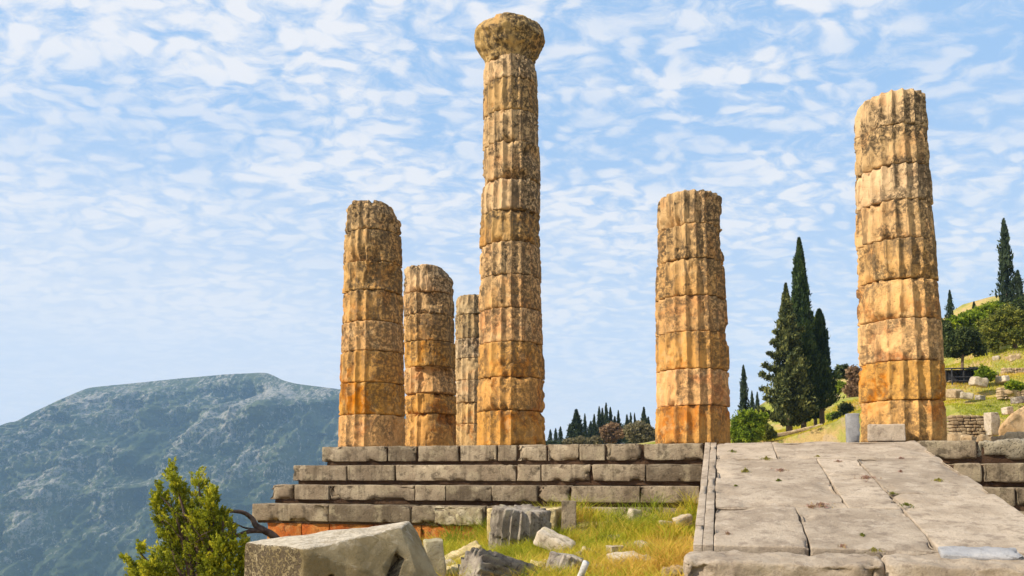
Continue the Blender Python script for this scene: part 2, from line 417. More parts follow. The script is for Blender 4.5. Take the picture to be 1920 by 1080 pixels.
# ------------------------------------------------------------------ ground
ctrl = []
def cp(x, y, z): ctrl.append((x, y, z))
def cpx(x, y, Y): P = at(x, y, Y); ctrl.append((P.x, P.y, P.z))
for q in [(0,-10,-1.7),(0,0,-1.6),(4,0,-1.6),(-3,2,-1.65),(12,2,-1.5),(20,8,-1.3),(-2,8,-1.38),(0,8,-1.32),(2,9,-1.28),(0,11,-1.3),(2,11,-1.22),(-1,13,-1.35),
          (1.2,13,-1.15),(2.6,13,-1.0),(1.4,15,-0.85),(2.8,15,-0.70),(3.8,14.5,-0.66),(-0.6,15.3,-1.28),(-2,15.4,-1.62),(-4,15.6,-1.9),(-2.6,12,-1.5),
          (-4,9,-1.7),(-6,6,-2.2),(-6.5,12,-3.4),(-7.5,16,-4.2),(-7,20,-4.5),(-8,28,-6),(-10,8,-5.5),(-11,14,-7.5),(-20,10,-16),(-20,25,-16),(-12,40,-9),(-25,50,-20),(-15,-10,-8),(-40,0,-30),
          (9,13,-1.1),(10.5,12.5,-0.55),(12,12,-0.4),(16,12,-0.3),(25,14,0.5),(20,20,0.4),(-6,75,-4),(-14,100,-10),(-45,100,-40)]: cp(*q)
for q in [(1830,822,44),(1900,822,42),(1830,782,46.5),(1900,775,48),(1850,748,54),(1790,760,52),(1900,705,62),(1900,655,72),(1900,605,86),(1900,570,100),(1790,728,62),(1800,690,76),
          (1790,640,110),(2100,640,70),(2300,700,45),(2100,760,40),(2200,500,110),(1900,560,140),(1400,828,76),(1500,812,82),(1590,800,84),(1580,745,102),(1590,715,130),(1450,822,110),
          (1450,800,160),(1050,842,90),(1060,840,150),(1200,838,150),(1130,840,200),(1200,838,230),(1040,841,240),(1200,838,90),(1280,836,110),(1350,834,100),(1300,830,220),(1600,700,200),(1000,850,230),(900,900,200),(950,860,110),(1780,650,220)]: cpx(*q)
C = np.array(ctrl)
def ground_z(X, Y):
    X = np.asarray(X, float); Y = np.asarray(Y, float); sh = X.shape
    x = X.ravel(); y = Y.ravel()
    num = np.zeros_like(x); den_ = np.zeros_like(x)
    rr = np.sqrt(x*x+y*y)
    for cx_, cy_, cz_ in C:
        d2 = ((x-cx_)**2+(y-cy_)**2)/(1+0.03*rr)**2+0.04
        w_ = 1/d2**1.7; num += w_*cz_; den_ += w_
    z = num/den_
    # far field: the land falls to the valley on the left and climbs on the right
    far = np.where(x < 0, -0.55*np.abs(x)*1.0, 0.16*x) - 0.14*np.maximum(y-300, 0)
    far = np.maximum(far, -440)
    f = sstep(rr, 170, 420)
    lf = sstep(-x, 14, 40)
    z = z*(1-f)+far*f
    z = z*(1-lf)+np.minimum(z, np.maximum(-0.62*np.abs(x)-2, -440))*lf
    P = np.stack([x, y, np.zeros_like(x)], 1)
    z = z + fbm(P, 0.9, 4)*0.045 + fbm(P, 0.12, 3)*0.25*sstep(rr, 25, 80)
    # under the temple the ground stays below the floor
    u = x*UD.x+(y-ORG.y)*UD.y; v = x*VD.x+(y-ORG.y)*VD.y
    ins = np.minimum(np.minimum(u-U0, U1-u), np.minimum(v+1.3, 60-v))
    k = sstep(ins, 0.0, 0.5)
    z = np.where(ins > 0, z*(1-k)+np.minimum(z, -2.2)*k, z)
    # under the ramp as well
    k2 = (u > RU0+0.15) & (u < RU1-0.15) & (v < -0.2) & (v > -7.4)
    z = np.where(k2, np.minimum(z, -1.35), z)
    return z.reshape(sh)
U0 = loc_uv(603, 838, 0)[0] - 0.0
U1 = 18.2
# ramp plane: starts at the stylobate edge, falls towards the camera
RS = 0.2010
def ramp_uv(x, y):
    d = ray(x, y)
    # z_rel = RS * v (v negative towards camera)
    a = d.dot(VD); ov = ORG.dot(VD)
    # t*d.z - SZ = RS*(t*a - ov)
    t = (SZ - RS*ov)/(d.z - RS*a)
    P = d*t
    return (P-ORG).dot(UD), (P-ORG).dot(VD)
RU0 = ramp_uv(1322, 832)[0]; RU1 = ramp_uv(1719, 828)[0]

def gz(x, y): return float(ground_z(np.array([x]), np.array([y]))[0])

sgn = lambda s: np.sign(s)
tt = np.linspace(-1, 1, 461)
gx = np.sign(tt)*(np.abs(tt)*34 + 4600*np.abs(tt)**6)
ty = np.linspace(0, 1, 471)
gy = -25 + ty*150 + 4600*np.maximum(ty-0.25, 0)**6/0.75**6
XX, YY = np.meshgrid(gx, gy)
ZZ = ground_z(XX, YY)
Vg = np.stack([XX.ravel(), YY.ravel(), ZZ.ravel()], 1)
nx, ny = len(gx), len(gy)
ii = (np.arange(ny-1)[:, None]*nx+np.arange(nx-1)[None, :]).ravel()
Fg = np.stack([ii, ii+1, ii+nx+1, ii+nx], 1)
tag(mesh_obj('ground', Vg, Fg, M['ground']), kind='structure')

# ------------------------------------------------------------------ mountain across the valley
prof = [(-700,1010),(-420,930),(-200,872),(0,806),(60,774),(110,750),(165,727),(250,718),(330,710),(420,702),(500,698),(514,704),(530,713),(560,720),(640,730),(720,752),(800,782),(900,812),(1000,850),(1150,905),(1400,980)]
px_ = np.array([p[0] for p in prof], float); py_ = np.array([p[1] for p in prof], float)
ns, nt = 1000, 420
sx = np.linspace(-700, 1400, ns)
rid = np.interp(sx, px_, py_); kk_ = np.hanning(17); kk_ /= kk_.sum(); rid = np.convolve(np.pad(rid, 8, mode='edge'), kk_, 'valid')
rd = np.array([list(ray(a, b)) for a, b in zip(sx, rid)]); rd = rd/rd[:, 1:2]
t_ = np.linspace(-0.35, 1, nt)
S, T = np.meshgrid(np.arange(ns), t_)
S = S.astype(int)
Yr = 3000 + 250*np.sin(sx/260)
X0 = rd[S, 0]*Yr[S]; Z0 = rd[S, 2]*Yr[S]; 
down = np.maximum(T, 0)
gxm = np.exp(-((sx[S]-455)/62)**2-((down-0.13)/0.085)**2)+0.6*np.exp(-((sx[S]-300)/40)**2-((down-0.25)/0.12)**2)
Ym = Yr[S] - 1150*down + 900*np.maximum(-T, 0)*1.0
Xm = X0*(1-0.03*down)
Zm = Z0 + (-470-Z0)*(0.72*down+0.28*down**2) - 900*np.maximum(-T, 0)*0.45
P3 = np.stack([Xm.ravel()/420, Ym.ravel()/420, Zm.ravel()/420], 1)
env = sstep(np.abs(T), 0.0, 0.18)
rg = 1-np.abs(fbm(P3, 1.3, 5, 0.52)); gul = 1-np.abs(fbm(np.stack([Xm.ravel()/170, np.full(Xm.size, 3.3), Zm.ravel()/900], 1), 1.0, 4, 0.55))
disp = (rg-0.6).reshape(T.shape)*150 + (gul-0.6).reshape(T.shape)*170 - gxm*230 + 170*np.exp(-((sx[S]-545)/30)**2-((down-0.16)/0.12)**2)
Ym = Ym - disp*env; 
Ym = Ym - env*fbm(P3*np.array([1.6,1,0.6]), 7, 4, 0.62).reshape(T.shape)*26
Zm = Zm + (fbm(P3, 9, 4, 0.6).reshape(T.shape)*7)*(0.08+env)
Vm = np.stack([Xm.ravel(), Ym.ravel(), Zm.ravel()], 1)
ii = (np.arange(nt-1)[:, None]*ns+np.arange(ns-1)[None, :]).ravel()
Fm = np.stack([ii, ii+ns, ii+ns+1, ii+1], 1)
tag(mesh_obj('mountain', Vm, Fm, M['mountain']), kind='structure')

# haze: air between here and the far side of the valley
def haze():
    V = np.array([(x, y, z) for x in (-5200, 5200) for y in (-600, 4300) for z in (-760, 640)], float)
    V[:, 2] = np.where(V[:, 2] < 0, min(Vg[:, 2].min(), Vm[:, 2].min())-1, max(Vg[:, 2].max(), Vm[:, 2].max())+20)
    V[:, 0] = np.where(V[:, 0] < 0, Vg[:, 0].min()-5, Vg[:, 0].max()+5)
    V[:, 1] = np.where(V[:, 1] < 0, Vg[:, 1].min()-5, Vg[:, 1].max()+5)
    Fc = [[0,1,3,2],[4,6,7,5],[0,4,5,1],[2,3,7,6],[0,2,6,4],[1,5,7,3]]
    m = bpy.data.materials.new('haze_air'); m.use_nodes = True; t = NT(m.node_tree); t.n.clear()
    o = t.node('ShaderNodeOutputMaterial'); pv = t.node('ShaderNodeVolumePrincipled')
    pv.inputs['Color'].default_value = (0.38, 0.64, 1.0, 1); pv.inputs['Density'].default_value = 0.000112; pv.inputs['Anisotropy'].default_value = 0.0
    t.link(pv.outputs[0], o.inputs['Volume'])
    return tag(mesh_obj('haze', V, Fc, m, smooth=False), kind='stuff')
HAZE = haze()

# ------------------------------------------------------------------ temple platform (krepis)
HC = 0.43                                         # height of one course
plat = root('temple_platform', 'long grey stepped stone platform carrying the six ruined columns', 'stepped platform', ORG, -PHI)
rnd = random.Random(3)
def block(parent, u0, u1, z0, z1, v0, depth, mat, seed, name='stone_block', **kw):
    a = dict(bevel=0.020, step=0.06, amp=0.008, freq=4.2, chip=0.06); a.update(kw)
    V, Fc = rbox((u1-u0, depth, z1-z0), seed=seed, **a)
    o = mesh_obj(name, V, Fc, mat, parent); o.location = ((u0+u1)/2, v0+depth/2, (z0+z1)/2)
    return o
TREAD = 0.42
# joints read off the photograph, per course (pixels along the front)
joints = [[603,726,783,862,933,969,1027,1086,1135,1206,1322],
          [549,650,742,968,1014,1110,1211,1318],
          [505,552,617,778,836,921,1008,1069,1200,1312],
          [472,616,770,912,1085,1300]]
jr = [[1722,1834,1960,2100],[1786,1843,1985,2160],[1840,1905,2010,2200],[1880,2020,2250]]
ztop = [0.0, -0.437, -0.870, -1.285]
ys = [838, 872, 909, 948]
sd_ = 0
for ci in range(4):
    v0 = -TREAD*ci
    zt = ztop[ci]; zb = -1.70 if ci == 3 else ztop[ci+1]
    us = [loc_uv(x, ys[ci]+15, v0)[0] for x in joints[ci]]
    ur = [loc_uv(x, ys[ci]+15, v0)[0] for x in jr[ci]]
    uleft = us[0]
    # hidden core, set back behind the blocks
    V, Fc = rbox((U1-uleft-0.12+TREAD*ci, 0.9, zt-zb-0.03), bevel=0.01, step=0.6, amp=0.006, seed=ci, chip=0)
    core = mesh_obj('step', V, Fc, M['core'], plat)
    core.location = ((uleft+0.10+U1+TREAD*ci-0.02)/2, v0+0.075+0.45, (zt+zb)/2-0.012)
    def addb(a, b, seed, mat=M['step'], **kw):
        cx_, cy_, cz_ = core.location
        z1 = zt - rnd.uniform(0, 0.006); z0 = (zb+0.085 if ci < 3 else zt-0.36)
        o = block(core, a-cx_, b-cx_, z0-cz_, z1-cz_, v0-cy_+rnd.uniform(-0.008, 0.010), 0.62, mat, seed, **kw)
        return o
    for i in range(len(us)-1):
        sd_ += 1
        gap = rnd.choice((0.006, 0.01, 0.012, 0.035))
        m_ = M['step']
        addb(us[i]+gap*0.4, us[i+1]-gap, sd_, m_, chip=rnd.choice((0.04, 0.07, 0.12)))
    for i in range(len(ur)-1):
        sd_ += 1
        rough = (ci == 0 and i == 1)
        addb(ur[i]+0.01, ur[i+1]-0.015, sd_, M['rough'] if rough else M['step'], chip=0.16 if rough else 0.07, amp=0.04 if rough else 0.01, bevel=0.08 if rough else 0.035)
    # south side of the course, seen only from further left
    vv = v0+0.66
    while vv < 26:
        L = rnd.uniform(1.0, 1.6)
        V, Fc = rbox((0.55, L-0.02, zt-0.01-((zb+0.085) if ci < 3 else zt-0.36)), seed=sd_, step=0.25); sd_ += 1
        o = mesh_obj('stone_block', V, Fc, M['step'], core)
        cx_, cy_, cz_ = core.location
        o.location = (uleft+0.275-cx_, vv+L/2-cy_, (zt-0.01+((zb+0.085) if ci < 3 else zt-0.36))/2-cz_)
        vv += L
# floor inside and the body under it
V, Fc = rbox((U1-U0-0.9, 58, 1.9), bevel=0.01, step=2.5, amp=0.01, seed=5, chip=0)
o = mesh_obj('floor', V, Fc, M['step'], plat); o.location = ((U1+U0)/2+0.2, 29.55, -0.965)
# orange foundation below the lowest course
ul = loc_uv(500, 1000, -TREAD*3+0.12)[0]
fj = [500,566,618,700,790,866,915,1010,1120]
for i in range(len(fj)-1):
    a = loc_uv(fj[i], 1000, -TREAD*3+0.1)[0]; b = loc_uv(fj[i+1], 1000, -TREAD*3+0.1)[0]
    block(plat, a+0.006, b-0.008, -2.9, -1.655, -TREAD*3+0.09+rnd.uniform(-.01,.01), 0.8, M['poros'], 90+i, name='foundation_block', amp=0.02, step=0.07)
V, Fc = rbox((U1-ul+0.3, 1.2, 1.2), bevel=0.01, step=1, amp=0.01, seed=5, chip=0)
o = mesh_obj('foundation', V, Fc, M['core'], plat); o.location = ((U1+ul)/2+0.3, -TREAD*3+0.9, -2.32)
# rough packing stone in the lowest course, pale and broken
a = loc_uv(815, 975, -TREAD*3)[0]; b = loc_uv(905, 975, -TREAD*3)[0]
block(plat, a, b, -1.66, -1.31, -TREAD*3-0.012, 0.12, M['patch'], 77, name='patched_stone', amp=0.03, bevel=0.02, step=0.03, freq=9)

# ------------------------------------------------------------------ ramp
ramp = root('stone_ramp', 'broad pale limestone ramp of large slabs climbing to the temple front', 'ramp', ORG, -PHI)
ang = math.atan(RS)
def slab(u0, u1, v0, v1, th=0.22, lift=0.0, mat=None, name='paving_slab', seed=0, gap=0.013, **kw):
    """slab lying in the ramp plane, v0 > v1 (v1 nearer the camera)"""
    L = (v0-v1)/math.cos(ang)
    a = dict(bevel=0.016, step=0.05, amp=0.010, freq=2.0, chip=0.05, maxn=90); a.update(kw)
    V, Fc = rbox((u1-u0-gap, L-gap, th), seed=seed, **a)
    o = mesh_obj(name, V, Fc, mat or M['slab'], ramp)
    vm = (v0+v1)/2; zc = RS*vm
    o.location = ((u0+u1)/2, vm + math.sin(ang)*(th/2-lift), zc-(th/2-lift)*math.cos(ang)); o.rotation_euler = (ang, 0, 0)
    return o
Rv = lambda x, y: ramp_uv(x, y)[1]; Ru = lambda x, y: ramp_uv(x, y)[0]
kerb_u = Ru(1340, 945)
v_end = Rv(1300, 1022)
vk = [-0.0, Rv(1325,876), Rv(1322,927), Rv(1316,948), Rv(1310,985), v_end]
kmid = (RU0+Ru(1322,945))/2
kA = Ru(1323, 945)
for i in range(len(vk)-1):
    slab(RU0, kA, vk[i], vk[i+1], lift=0.007, name='kerb_stone', seed=300+i, gap=0.004, bevel=0.006, chip=0.008, amp=0.002)
slab(kA, kerb_u, 0, Rv(1330,948), lift=0.004, name='kerb_stone', seed=310, gap=0.006, bevel=0.006, chip=0.008, amp=0.002)
slab(kA, kerb_u, Rv(1330,948), v_end, lift=0.004, name='kerb_stone', seed=311, gap=0.006, bevel=0.006, chip=0.008, amp=0.002)
jA = Ru(1452.5, 843); jB = Ru(1552, 893); jC = Ru(1506, 989); jD = Ru(1717, 982)
r0 = Rv(1450, 860); r1 = Rv(1440, 950); r1b = Rv(1750, 926); v_e2 = v_end
rku = RU1
slab(kerb_u, jA, 0, r0, seed=320)
slab(jA, rku, 0, r0+0.02, lift=0.003, seed=321)
slab(kerb_u, jB, r0, r1, lift=-0.004, seed=322)
slab(jB, jD, r0, r1, lift=0.0, seed=323)
slab(jD, rku, r0, r1b, lift=0.004, seed=324)
slab(kerb_u, jC, r1, v_e2, seed=325, lift=0.002)
slab(jC, jD, r1, v_e2, seed=326, lift=-0.005)
slab(jD, rku, r1b, v_e2, seed=327, lift=0.003)
# body of the ramp under the slabs
Lr = -v_end
bm = bmesh.new()
pts = [(RU0+0.06, 0, -1.9), (RU1-0.06, 0, -1.9), (RU1-0.06, -Lr, -2.5), (RU0+0.06, -Lr, -2.5),
       (RU0+0.06, 0, -0.24), (RU1-0.06, 0, -0.24), (RU1-0.06, -Lr, RS*-Lr-0.24), (RU0+0.06, -Lr, RS*-Lr-0.24)]
vs = [bm.verts.new(p) for p in pts]
for f in ((0,3,2,1),(4,5,6,7),(0,1,5,4),(1,2,6,5),(2,3,7,6),(3,0,4,7)): bm.faces.new([vs[i] for i in f])
me = bpy.data.meshes.new('ramp_body'); bm.to_mesh(me); bm.free(); me.materials.append(M['step'])
o = bpy.data.objects.new('ramp_body', me); COL.objects.link(o); o.parent = ramp
# side stones of the ramp, left flank
for i in range(7):
    a = -0.1-i*1.0; zt_ = RS*(a-0.5)-0.24
    V, Fc = rbox((0.2, 0.98, 0.7), seed=350+i, step=0.12)
    o = mesh_obj('side_stone', V, Fc, M['step'], ramp); o.location = (RU0+0.13, a-0.5, zt_-0.37)
# nose blocks at the foot
zf = RS*v_end
nf = [(Ru(1287,1030)-0.02, loc_uv(1648,1050,v_end-0.3)[0]), (loc_uv(1652,1050,v_end-0.3)[0], loc_uv(2090,1050,v_end-0.3)[0]), (loc_uv(2095,1050,v_end-0.3)[0], RU1+0.05)]
for i, (a, b) in enumerate(nf):
    if b-a < 0.2: continue
    V, Fc = rbox((b-a-0.02, 0.62, 0.75), bevel=0.05, step=0.04, amp=0.030, freq=4.0, seed=360+i, chip=0.13, maxn=70)
    o = mesh_obj('foot_block', V, Fc, M['slab'], ramp); o.location = ((a+b)/2, v_end-0.322, zf-0.075-0.375+0.02*i)
    o.rotation_euler = (0.10, 0, 0)

# ------------------------------------------------------------------ columns
def drum_mesh(zs0, zs1, rad, cen, seed, nfl=20, phase=0.0, depth=0.042, worn=None, bev=0.022, chip=0.07, rough=0.012, topcut=None, nth=320, dent=None):
    """one drum; rad(z), cen(z) give radius and axis; worn(th, z) 0..1 wipes the flutes"""
    h = zs1-zs0; nz = max(7, int(h/0.045))
    zf_ = np.concatenate([[0, 0.010/h, 0.028/h], np.linspace(0.05/h, 1-0.05/h, nz), [1-0.028/h, 1-0.010/h, 1]])
    th = np.linspace(0, 2*np.pi, nth, endpoint=False)
    TH, ZF = np.meshgrid(th, zf_); Zv = zs0+ZF*h
    Rr = rad(Zv); c = cen(Zv)
    fr = ((TH+phase)/(2*np.pi)*nfl) % 1.0
    prof_ = 1-np.abs(2*fr-1)**2.0
    P = np.stack([np.cos(TH)*Rr, np.sin(TH)*Rr, Zv], -1)
    off = seed*17.31
    wr = np.clip(sstep(fbm(P, 1.6, 3, 0.5, off), 0.52, 0.62), 0, 1)
    if worn is not None: wr = np.clip(np.maximum(wr*0.8, worn(TH, Zv)), 0, 1)
    dz = np.minimum(ZF, 1-ZF)*h
    d = depth*1.75*prof_*(1-wr) + wr*(0.045+0.035*sstep(fbm(P, 1.9, 3, .5, off+3), -0.4, 0.5))
    d = d + 0.024*(1-prof_)**2*(1-wr)*sstep(fbm(P, 7, 3, .6, off+5), 0.30, 0.50)       # nibbled arrises
    e = np.maximum(0, 1-dz/0.024)
    d = d + 0.9*bev*e**1.5 * (1+0.8*fbm(P, 4, 3, .5, off+8))
    cz = sstep(fbm(P*np.array([1, 1, 0.35]), 2.4, 4, 0.55, off+11), 0.28, 0.62)
    d = d + chip*cz*np.maximum(0, 1-dz/0.12)**1.1
    d = d + fbm(P, 3.0, 4, 0.55, off+20)*rough*0.35 + fbm(P, 12, 3, 0.6, off+40)*rough*0.45 + 0.022*sstep(fbm(P, 6.5, 3, .6, off+70), 0.62, 0.85)
    if dent is not None: d = d + dent(TH, Zv)
    if topcut is not None: d = d + topcut(TH, Zv, zs1)
    r2 = Rr-d
    X = c[..., 0]+np.cos(TH)*r2; Y = c[..., 1]+np.sin(TH)*r2
    nz_ = len(zf_)
    V = np.stack([X.ravel(), Y.ravel(), Zv.ravel()], 1)
    ii = np.arange(nz_-1)[:, None]*nth; jj = np.arange(nth)[None, :]; j2 = (jj+1) % nth
    Fc = np.stack([(ii+jj).ravel(), (ii+j2).ravel(), (ii+nth+j2).ravel(), (ii+nth+jj).ravel()], 1)
    # caps: two shrinking rings and a centre fan made of quads
    def cap(base, z, flip):
        nonlocal V, Fc
        ring = np.arange(nth)+base; prev = ring; cx_ = V[ring].mean(0)
        for s_ in (0.7, 0.35, 0.02):
            nv = cx_+(V[base:base+nth]-cx_)*s_ if False else np.array(cx_)+(V[ring]-cx_)*s_
            nv[:, 2] = z + fbm(nv, 3.5, 3, .5, off+60)*0.02*(1 if not flip else -1)*(1-s_)
            b = len(V); V = np.concatenate([V, nv]); cur = np.arange(nth)+b
            q = np.stack([prev, np.roll(prev, -1), np.roll(cur, -1), cur], 1)
            if flip: q = q[:, ::-1]
            Fc = np.concatenate([Fc, q]); prev = cur
    cap((nz_-1)*nth, zs1, False); cap(0, zs0, True)
    return V, Fc

def column(label, v_row, edges, joints_y, mat, seed, worn=None, phase=0.0, depth=0.042, group='ruined temple columns', topcut=None, capital=None, rough=0.012, dents=()):
    """edges: (y, x_left, x_right) pixel outline; joints_y from top to base (front centre)"""
    edges = sorted(edges, key=lambda e: -e[0])
    yb, xl, xr = edges[0]
    ub, _ = loc_uv((xl+xr)/2, yb, v_row)
    base = to_world(ub, v_row, 0)
    zt_, rt, cxs, cys = [], [], [], []
    for (y, a, b) in edges:
        xm = (a+b)/2
        P = at(xm, y, base.y)
        dep = P.dot(FW); view = math.hypot(P.x, P.y)
        # half width of a cylinder seen off axis
        r = (b-a)/2/F_PX*dep*math.cos(math.atan2(abs(P.x), P.y))*1.012
        zt_.append(P.z-SZ); rt.append(r); cxs.append(P.x-base.x); cys.append(0)
    zt_ = np.array(zt_); rt = np.array(rt); cxs = np.array(cxs)
    o_ = np.argsort(zt_); zt_, rt, cxs = zt_[o_], rt[o_], cxs[o_]
    rad = lambda z: np.interp(z, zt_, rt)
    cen = lambda z: np.stack([np.interp(z, zt_, cxs), np.zeros_like(z)], -1)
    rt0 = root('temple_column', label, 'column', base, 0, group)
    zs = []
    for y in joints_y:
        P = at((xl+xr)/2, y, base.y-0.55*rad(2.0)); zs.append(P.z-SZ)
    zs = sorted(zs); zs[0] = 0.001
    rr_ = random.Random(seed)
    if capital: ncap = zs.pop()
    dn_ = []
    for (a0, hw, yt, yb_, dep, mode) in dents:     # breakage: angle, half width, upper and lower pixel row, depth
        z1_ = at((xl+xr)/2, yt, base.y-0.55*rad(2.0)).z-SZ; z0_ = at((xl+xr)/2, yb_, base.y-0.55*rad(2.0)).z-SZ
        dn_.append((a0, hw, z0_, z1_, dep, mode))
    def dent(th, z):
        d = 0*th
        jag = 0.10*fbm(np.stack([np.cos(th)*2, np.sin(th)*2, z*2], -1), 2.0, 3, .6, seed*5.1)
        for a0, hw, z0_, z1_, dep, mode in dn_:
            da = np.abs((th-a0+np.pi) % (2*np.pi)-np.pi)/hw + jag*2
            t_ = np.clip((z+jag-z0_)/(z1_-z0_), 0, 1); ins = ((z >= z0_-0.05) & (z <= z1_+0.004))
            sh = t_ if mode == 'up' else (1-t_ if mode == 'down' else 4*t_*(1-t_))
            d = d + dep*(1-sstep(da, 0.75, 1.0))*sh*ins
        return d
    for i in range(len(zs)-1):
        last = (i == len(zs)-2) and not capital
        V, Fc = drum_mesh(zs[i], zs[i+1]-0.012, rad, cen, seed*20+i, phase=phase+rr_.uniform(-.006,.006), depth=depth, worn=worn,
                          rough=rough*(1.5 if last else 1), chip=rr_.choice((0.05, 0.08, 0.13)), topcut=topcut if last else None, dent=dent)
        ox, oy = rr_.uniform(-0.014, 0.014), rr_.uniform(-0.014, 0.014)
        V[:, 0] += ox; V[:, 1] += oy
        mesh_obj('drum', V, Fc, mat, rt0)
    if capital:
        z0, z1 = zs[-1], ncap
        cz_ = np.linspace(0, 1, 34); cr = np.interp(cz_, [c[0] for c in capital], [c[1] for c in capital])
        nth = 150; th = np.linspace(0, 2*np.pi, nth, endpoint=False)
        TH, ZI = np.meshgrid(th, np.arange(34))
        Rb = cr[ZI]; Zc = z0+(z1-z0)*cz_[ZI]
        P = np.stack([np.cos(TH)*Rb, np.sin(TH)*Rb, Zc], -1)
        Rb = Rb*(1+0.06*fbm(P, 1.1, 3, 0.5, 5.0)) - 0.07*sstep(fbm(P, 2.2, 3, .5, 77.), 0.1, 0.35) - 0.045*np.abs(fbm(P, 4.5, 4, 0.65, 21.)) - 0.02*sstep(fbm(P, 11, 3, .6, 41.), 0.2, 0.6) 
        for pa, pk, pt in ((-2.7, 0.80, 0.0), (-2.05, 0.79, 0.25), (-1.35, 0.81, -0.1), (-0.75, 0.78, 0.3), (-0.15, 0.80, 0.1), (0.6, 0.79, 0.0), (1.4, 0.8, 0.1), (2.2, 0.79, 0.0), (2.95, 0.80, 0.2)):
            cc = np.cos(TH-pa)      # broken facets round the rim
            lim = (pk + 0.045 - pt*np.maximum(cz_[ZI]-0.55, 0)*1.1)/np.maximum(cc, 0.25)
            Rb = np.where(cc > 0.3, np.minimum(Rb, lim), Rb)
        c = cen(Zc)
        Zc2 = Zc + 0.018*fbm(P, 1.6, 3, 0.5, 3.0)*sstep(cz_[ZI], 0.6, 1)
        V = np.stack([(c[..., 0]+np.cos(TH)*Rb).ravel(), (c[..., 1]+np.sin(TH)*Rb).ravel(), Zc2.ravel()], 1)
        ii = np.arange(33)[:, None]*nth; jj = np.arange(nth)[None, :]; j2 = (jj+1) % nth
        Fc = np.stack([(ii+jj).ravel(), (ii+j2).ravel(), (ii+nth+j2).ravel(), (ii+nth+jj).ravel()], 1)
        Fc = Fc.tolist() + [list(range(33*nth, 34*nth)), list(range(nth-1, -1, -1))]
        mesh_obj('capital', V, Fc, M['cap'], rt0)
    return rt0, base, rad

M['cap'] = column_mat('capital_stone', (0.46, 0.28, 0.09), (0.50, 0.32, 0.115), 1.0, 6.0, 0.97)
def wornside(c0, w0, k=1.0, z0=-1, z1=99):
    """flutes lost around angle c0 (radians, world azimuth) with half-width w0"""
    def f(th, z):
        d = np.abs((th-c0+np.pi) % (2*np.pi)-np.pi)
        return k*(1-sstep(d, w0*0.93, w0*1.05))*sstep(z, z0-0.05, z0+0.05)*(1-sstep(z, z1-0.05, z1+0.05))
    return f
FR = -math.pi/2          # towards the camera

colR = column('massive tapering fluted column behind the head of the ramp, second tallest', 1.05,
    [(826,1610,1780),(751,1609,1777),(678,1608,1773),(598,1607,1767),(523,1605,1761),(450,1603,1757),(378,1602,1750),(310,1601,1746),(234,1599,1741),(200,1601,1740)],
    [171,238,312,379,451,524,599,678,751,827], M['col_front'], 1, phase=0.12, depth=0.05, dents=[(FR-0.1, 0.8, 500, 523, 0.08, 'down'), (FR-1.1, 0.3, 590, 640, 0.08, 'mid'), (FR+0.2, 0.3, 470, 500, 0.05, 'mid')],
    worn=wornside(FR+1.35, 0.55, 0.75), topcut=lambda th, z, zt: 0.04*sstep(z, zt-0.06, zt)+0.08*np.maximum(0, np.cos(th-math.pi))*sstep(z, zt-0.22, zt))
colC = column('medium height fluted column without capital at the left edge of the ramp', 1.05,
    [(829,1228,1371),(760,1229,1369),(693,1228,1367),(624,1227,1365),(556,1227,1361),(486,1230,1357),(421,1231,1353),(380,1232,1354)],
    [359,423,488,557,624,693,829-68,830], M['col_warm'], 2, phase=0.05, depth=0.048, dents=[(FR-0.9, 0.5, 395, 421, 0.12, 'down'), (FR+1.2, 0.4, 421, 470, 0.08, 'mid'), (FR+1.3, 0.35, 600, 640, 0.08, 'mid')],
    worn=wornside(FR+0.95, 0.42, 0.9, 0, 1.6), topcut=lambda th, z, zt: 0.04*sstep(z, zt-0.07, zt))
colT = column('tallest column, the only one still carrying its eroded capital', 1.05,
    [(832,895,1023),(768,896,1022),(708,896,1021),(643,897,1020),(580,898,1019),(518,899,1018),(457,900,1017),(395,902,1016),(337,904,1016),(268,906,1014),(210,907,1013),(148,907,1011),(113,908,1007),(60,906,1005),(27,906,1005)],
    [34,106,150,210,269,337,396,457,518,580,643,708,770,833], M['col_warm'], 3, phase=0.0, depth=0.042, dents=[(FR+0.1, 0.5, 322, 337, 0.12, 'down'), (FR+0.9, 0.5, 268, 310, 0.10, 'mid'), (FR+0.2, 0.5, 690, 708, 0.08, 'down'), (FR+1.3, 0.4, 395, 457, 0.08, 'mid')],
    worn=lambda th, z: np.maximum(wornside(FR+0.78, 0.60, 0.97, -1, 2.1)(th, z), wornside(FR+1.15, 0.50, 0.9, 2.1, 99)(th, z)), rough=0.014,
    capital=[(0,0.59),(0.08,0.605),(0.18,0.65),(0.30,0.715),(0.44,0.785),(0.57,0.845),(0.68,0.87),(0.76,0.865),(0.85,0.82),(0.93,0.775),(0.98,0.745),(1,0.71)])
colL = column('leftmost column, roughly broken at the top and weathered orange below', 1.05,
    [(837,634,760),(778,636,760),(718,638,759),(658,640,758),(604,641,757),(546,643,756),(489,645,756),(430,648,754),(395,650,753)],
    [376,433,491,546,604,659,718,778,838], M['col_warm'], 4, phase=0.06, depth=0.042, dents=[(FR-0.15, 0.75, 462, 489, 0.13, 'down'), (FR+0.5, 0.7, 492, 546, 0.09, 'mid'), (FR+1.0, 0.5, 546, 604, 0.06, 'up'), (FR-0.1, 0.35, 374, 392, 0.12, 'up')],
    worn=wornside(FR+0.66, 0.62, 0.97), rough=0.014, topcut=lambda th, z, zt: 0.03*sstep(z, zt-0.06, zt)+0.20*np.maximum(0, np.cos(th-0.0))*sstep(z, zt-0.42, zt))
vF = 1.05
uF = loc_uv(697, 836, vF)[0]
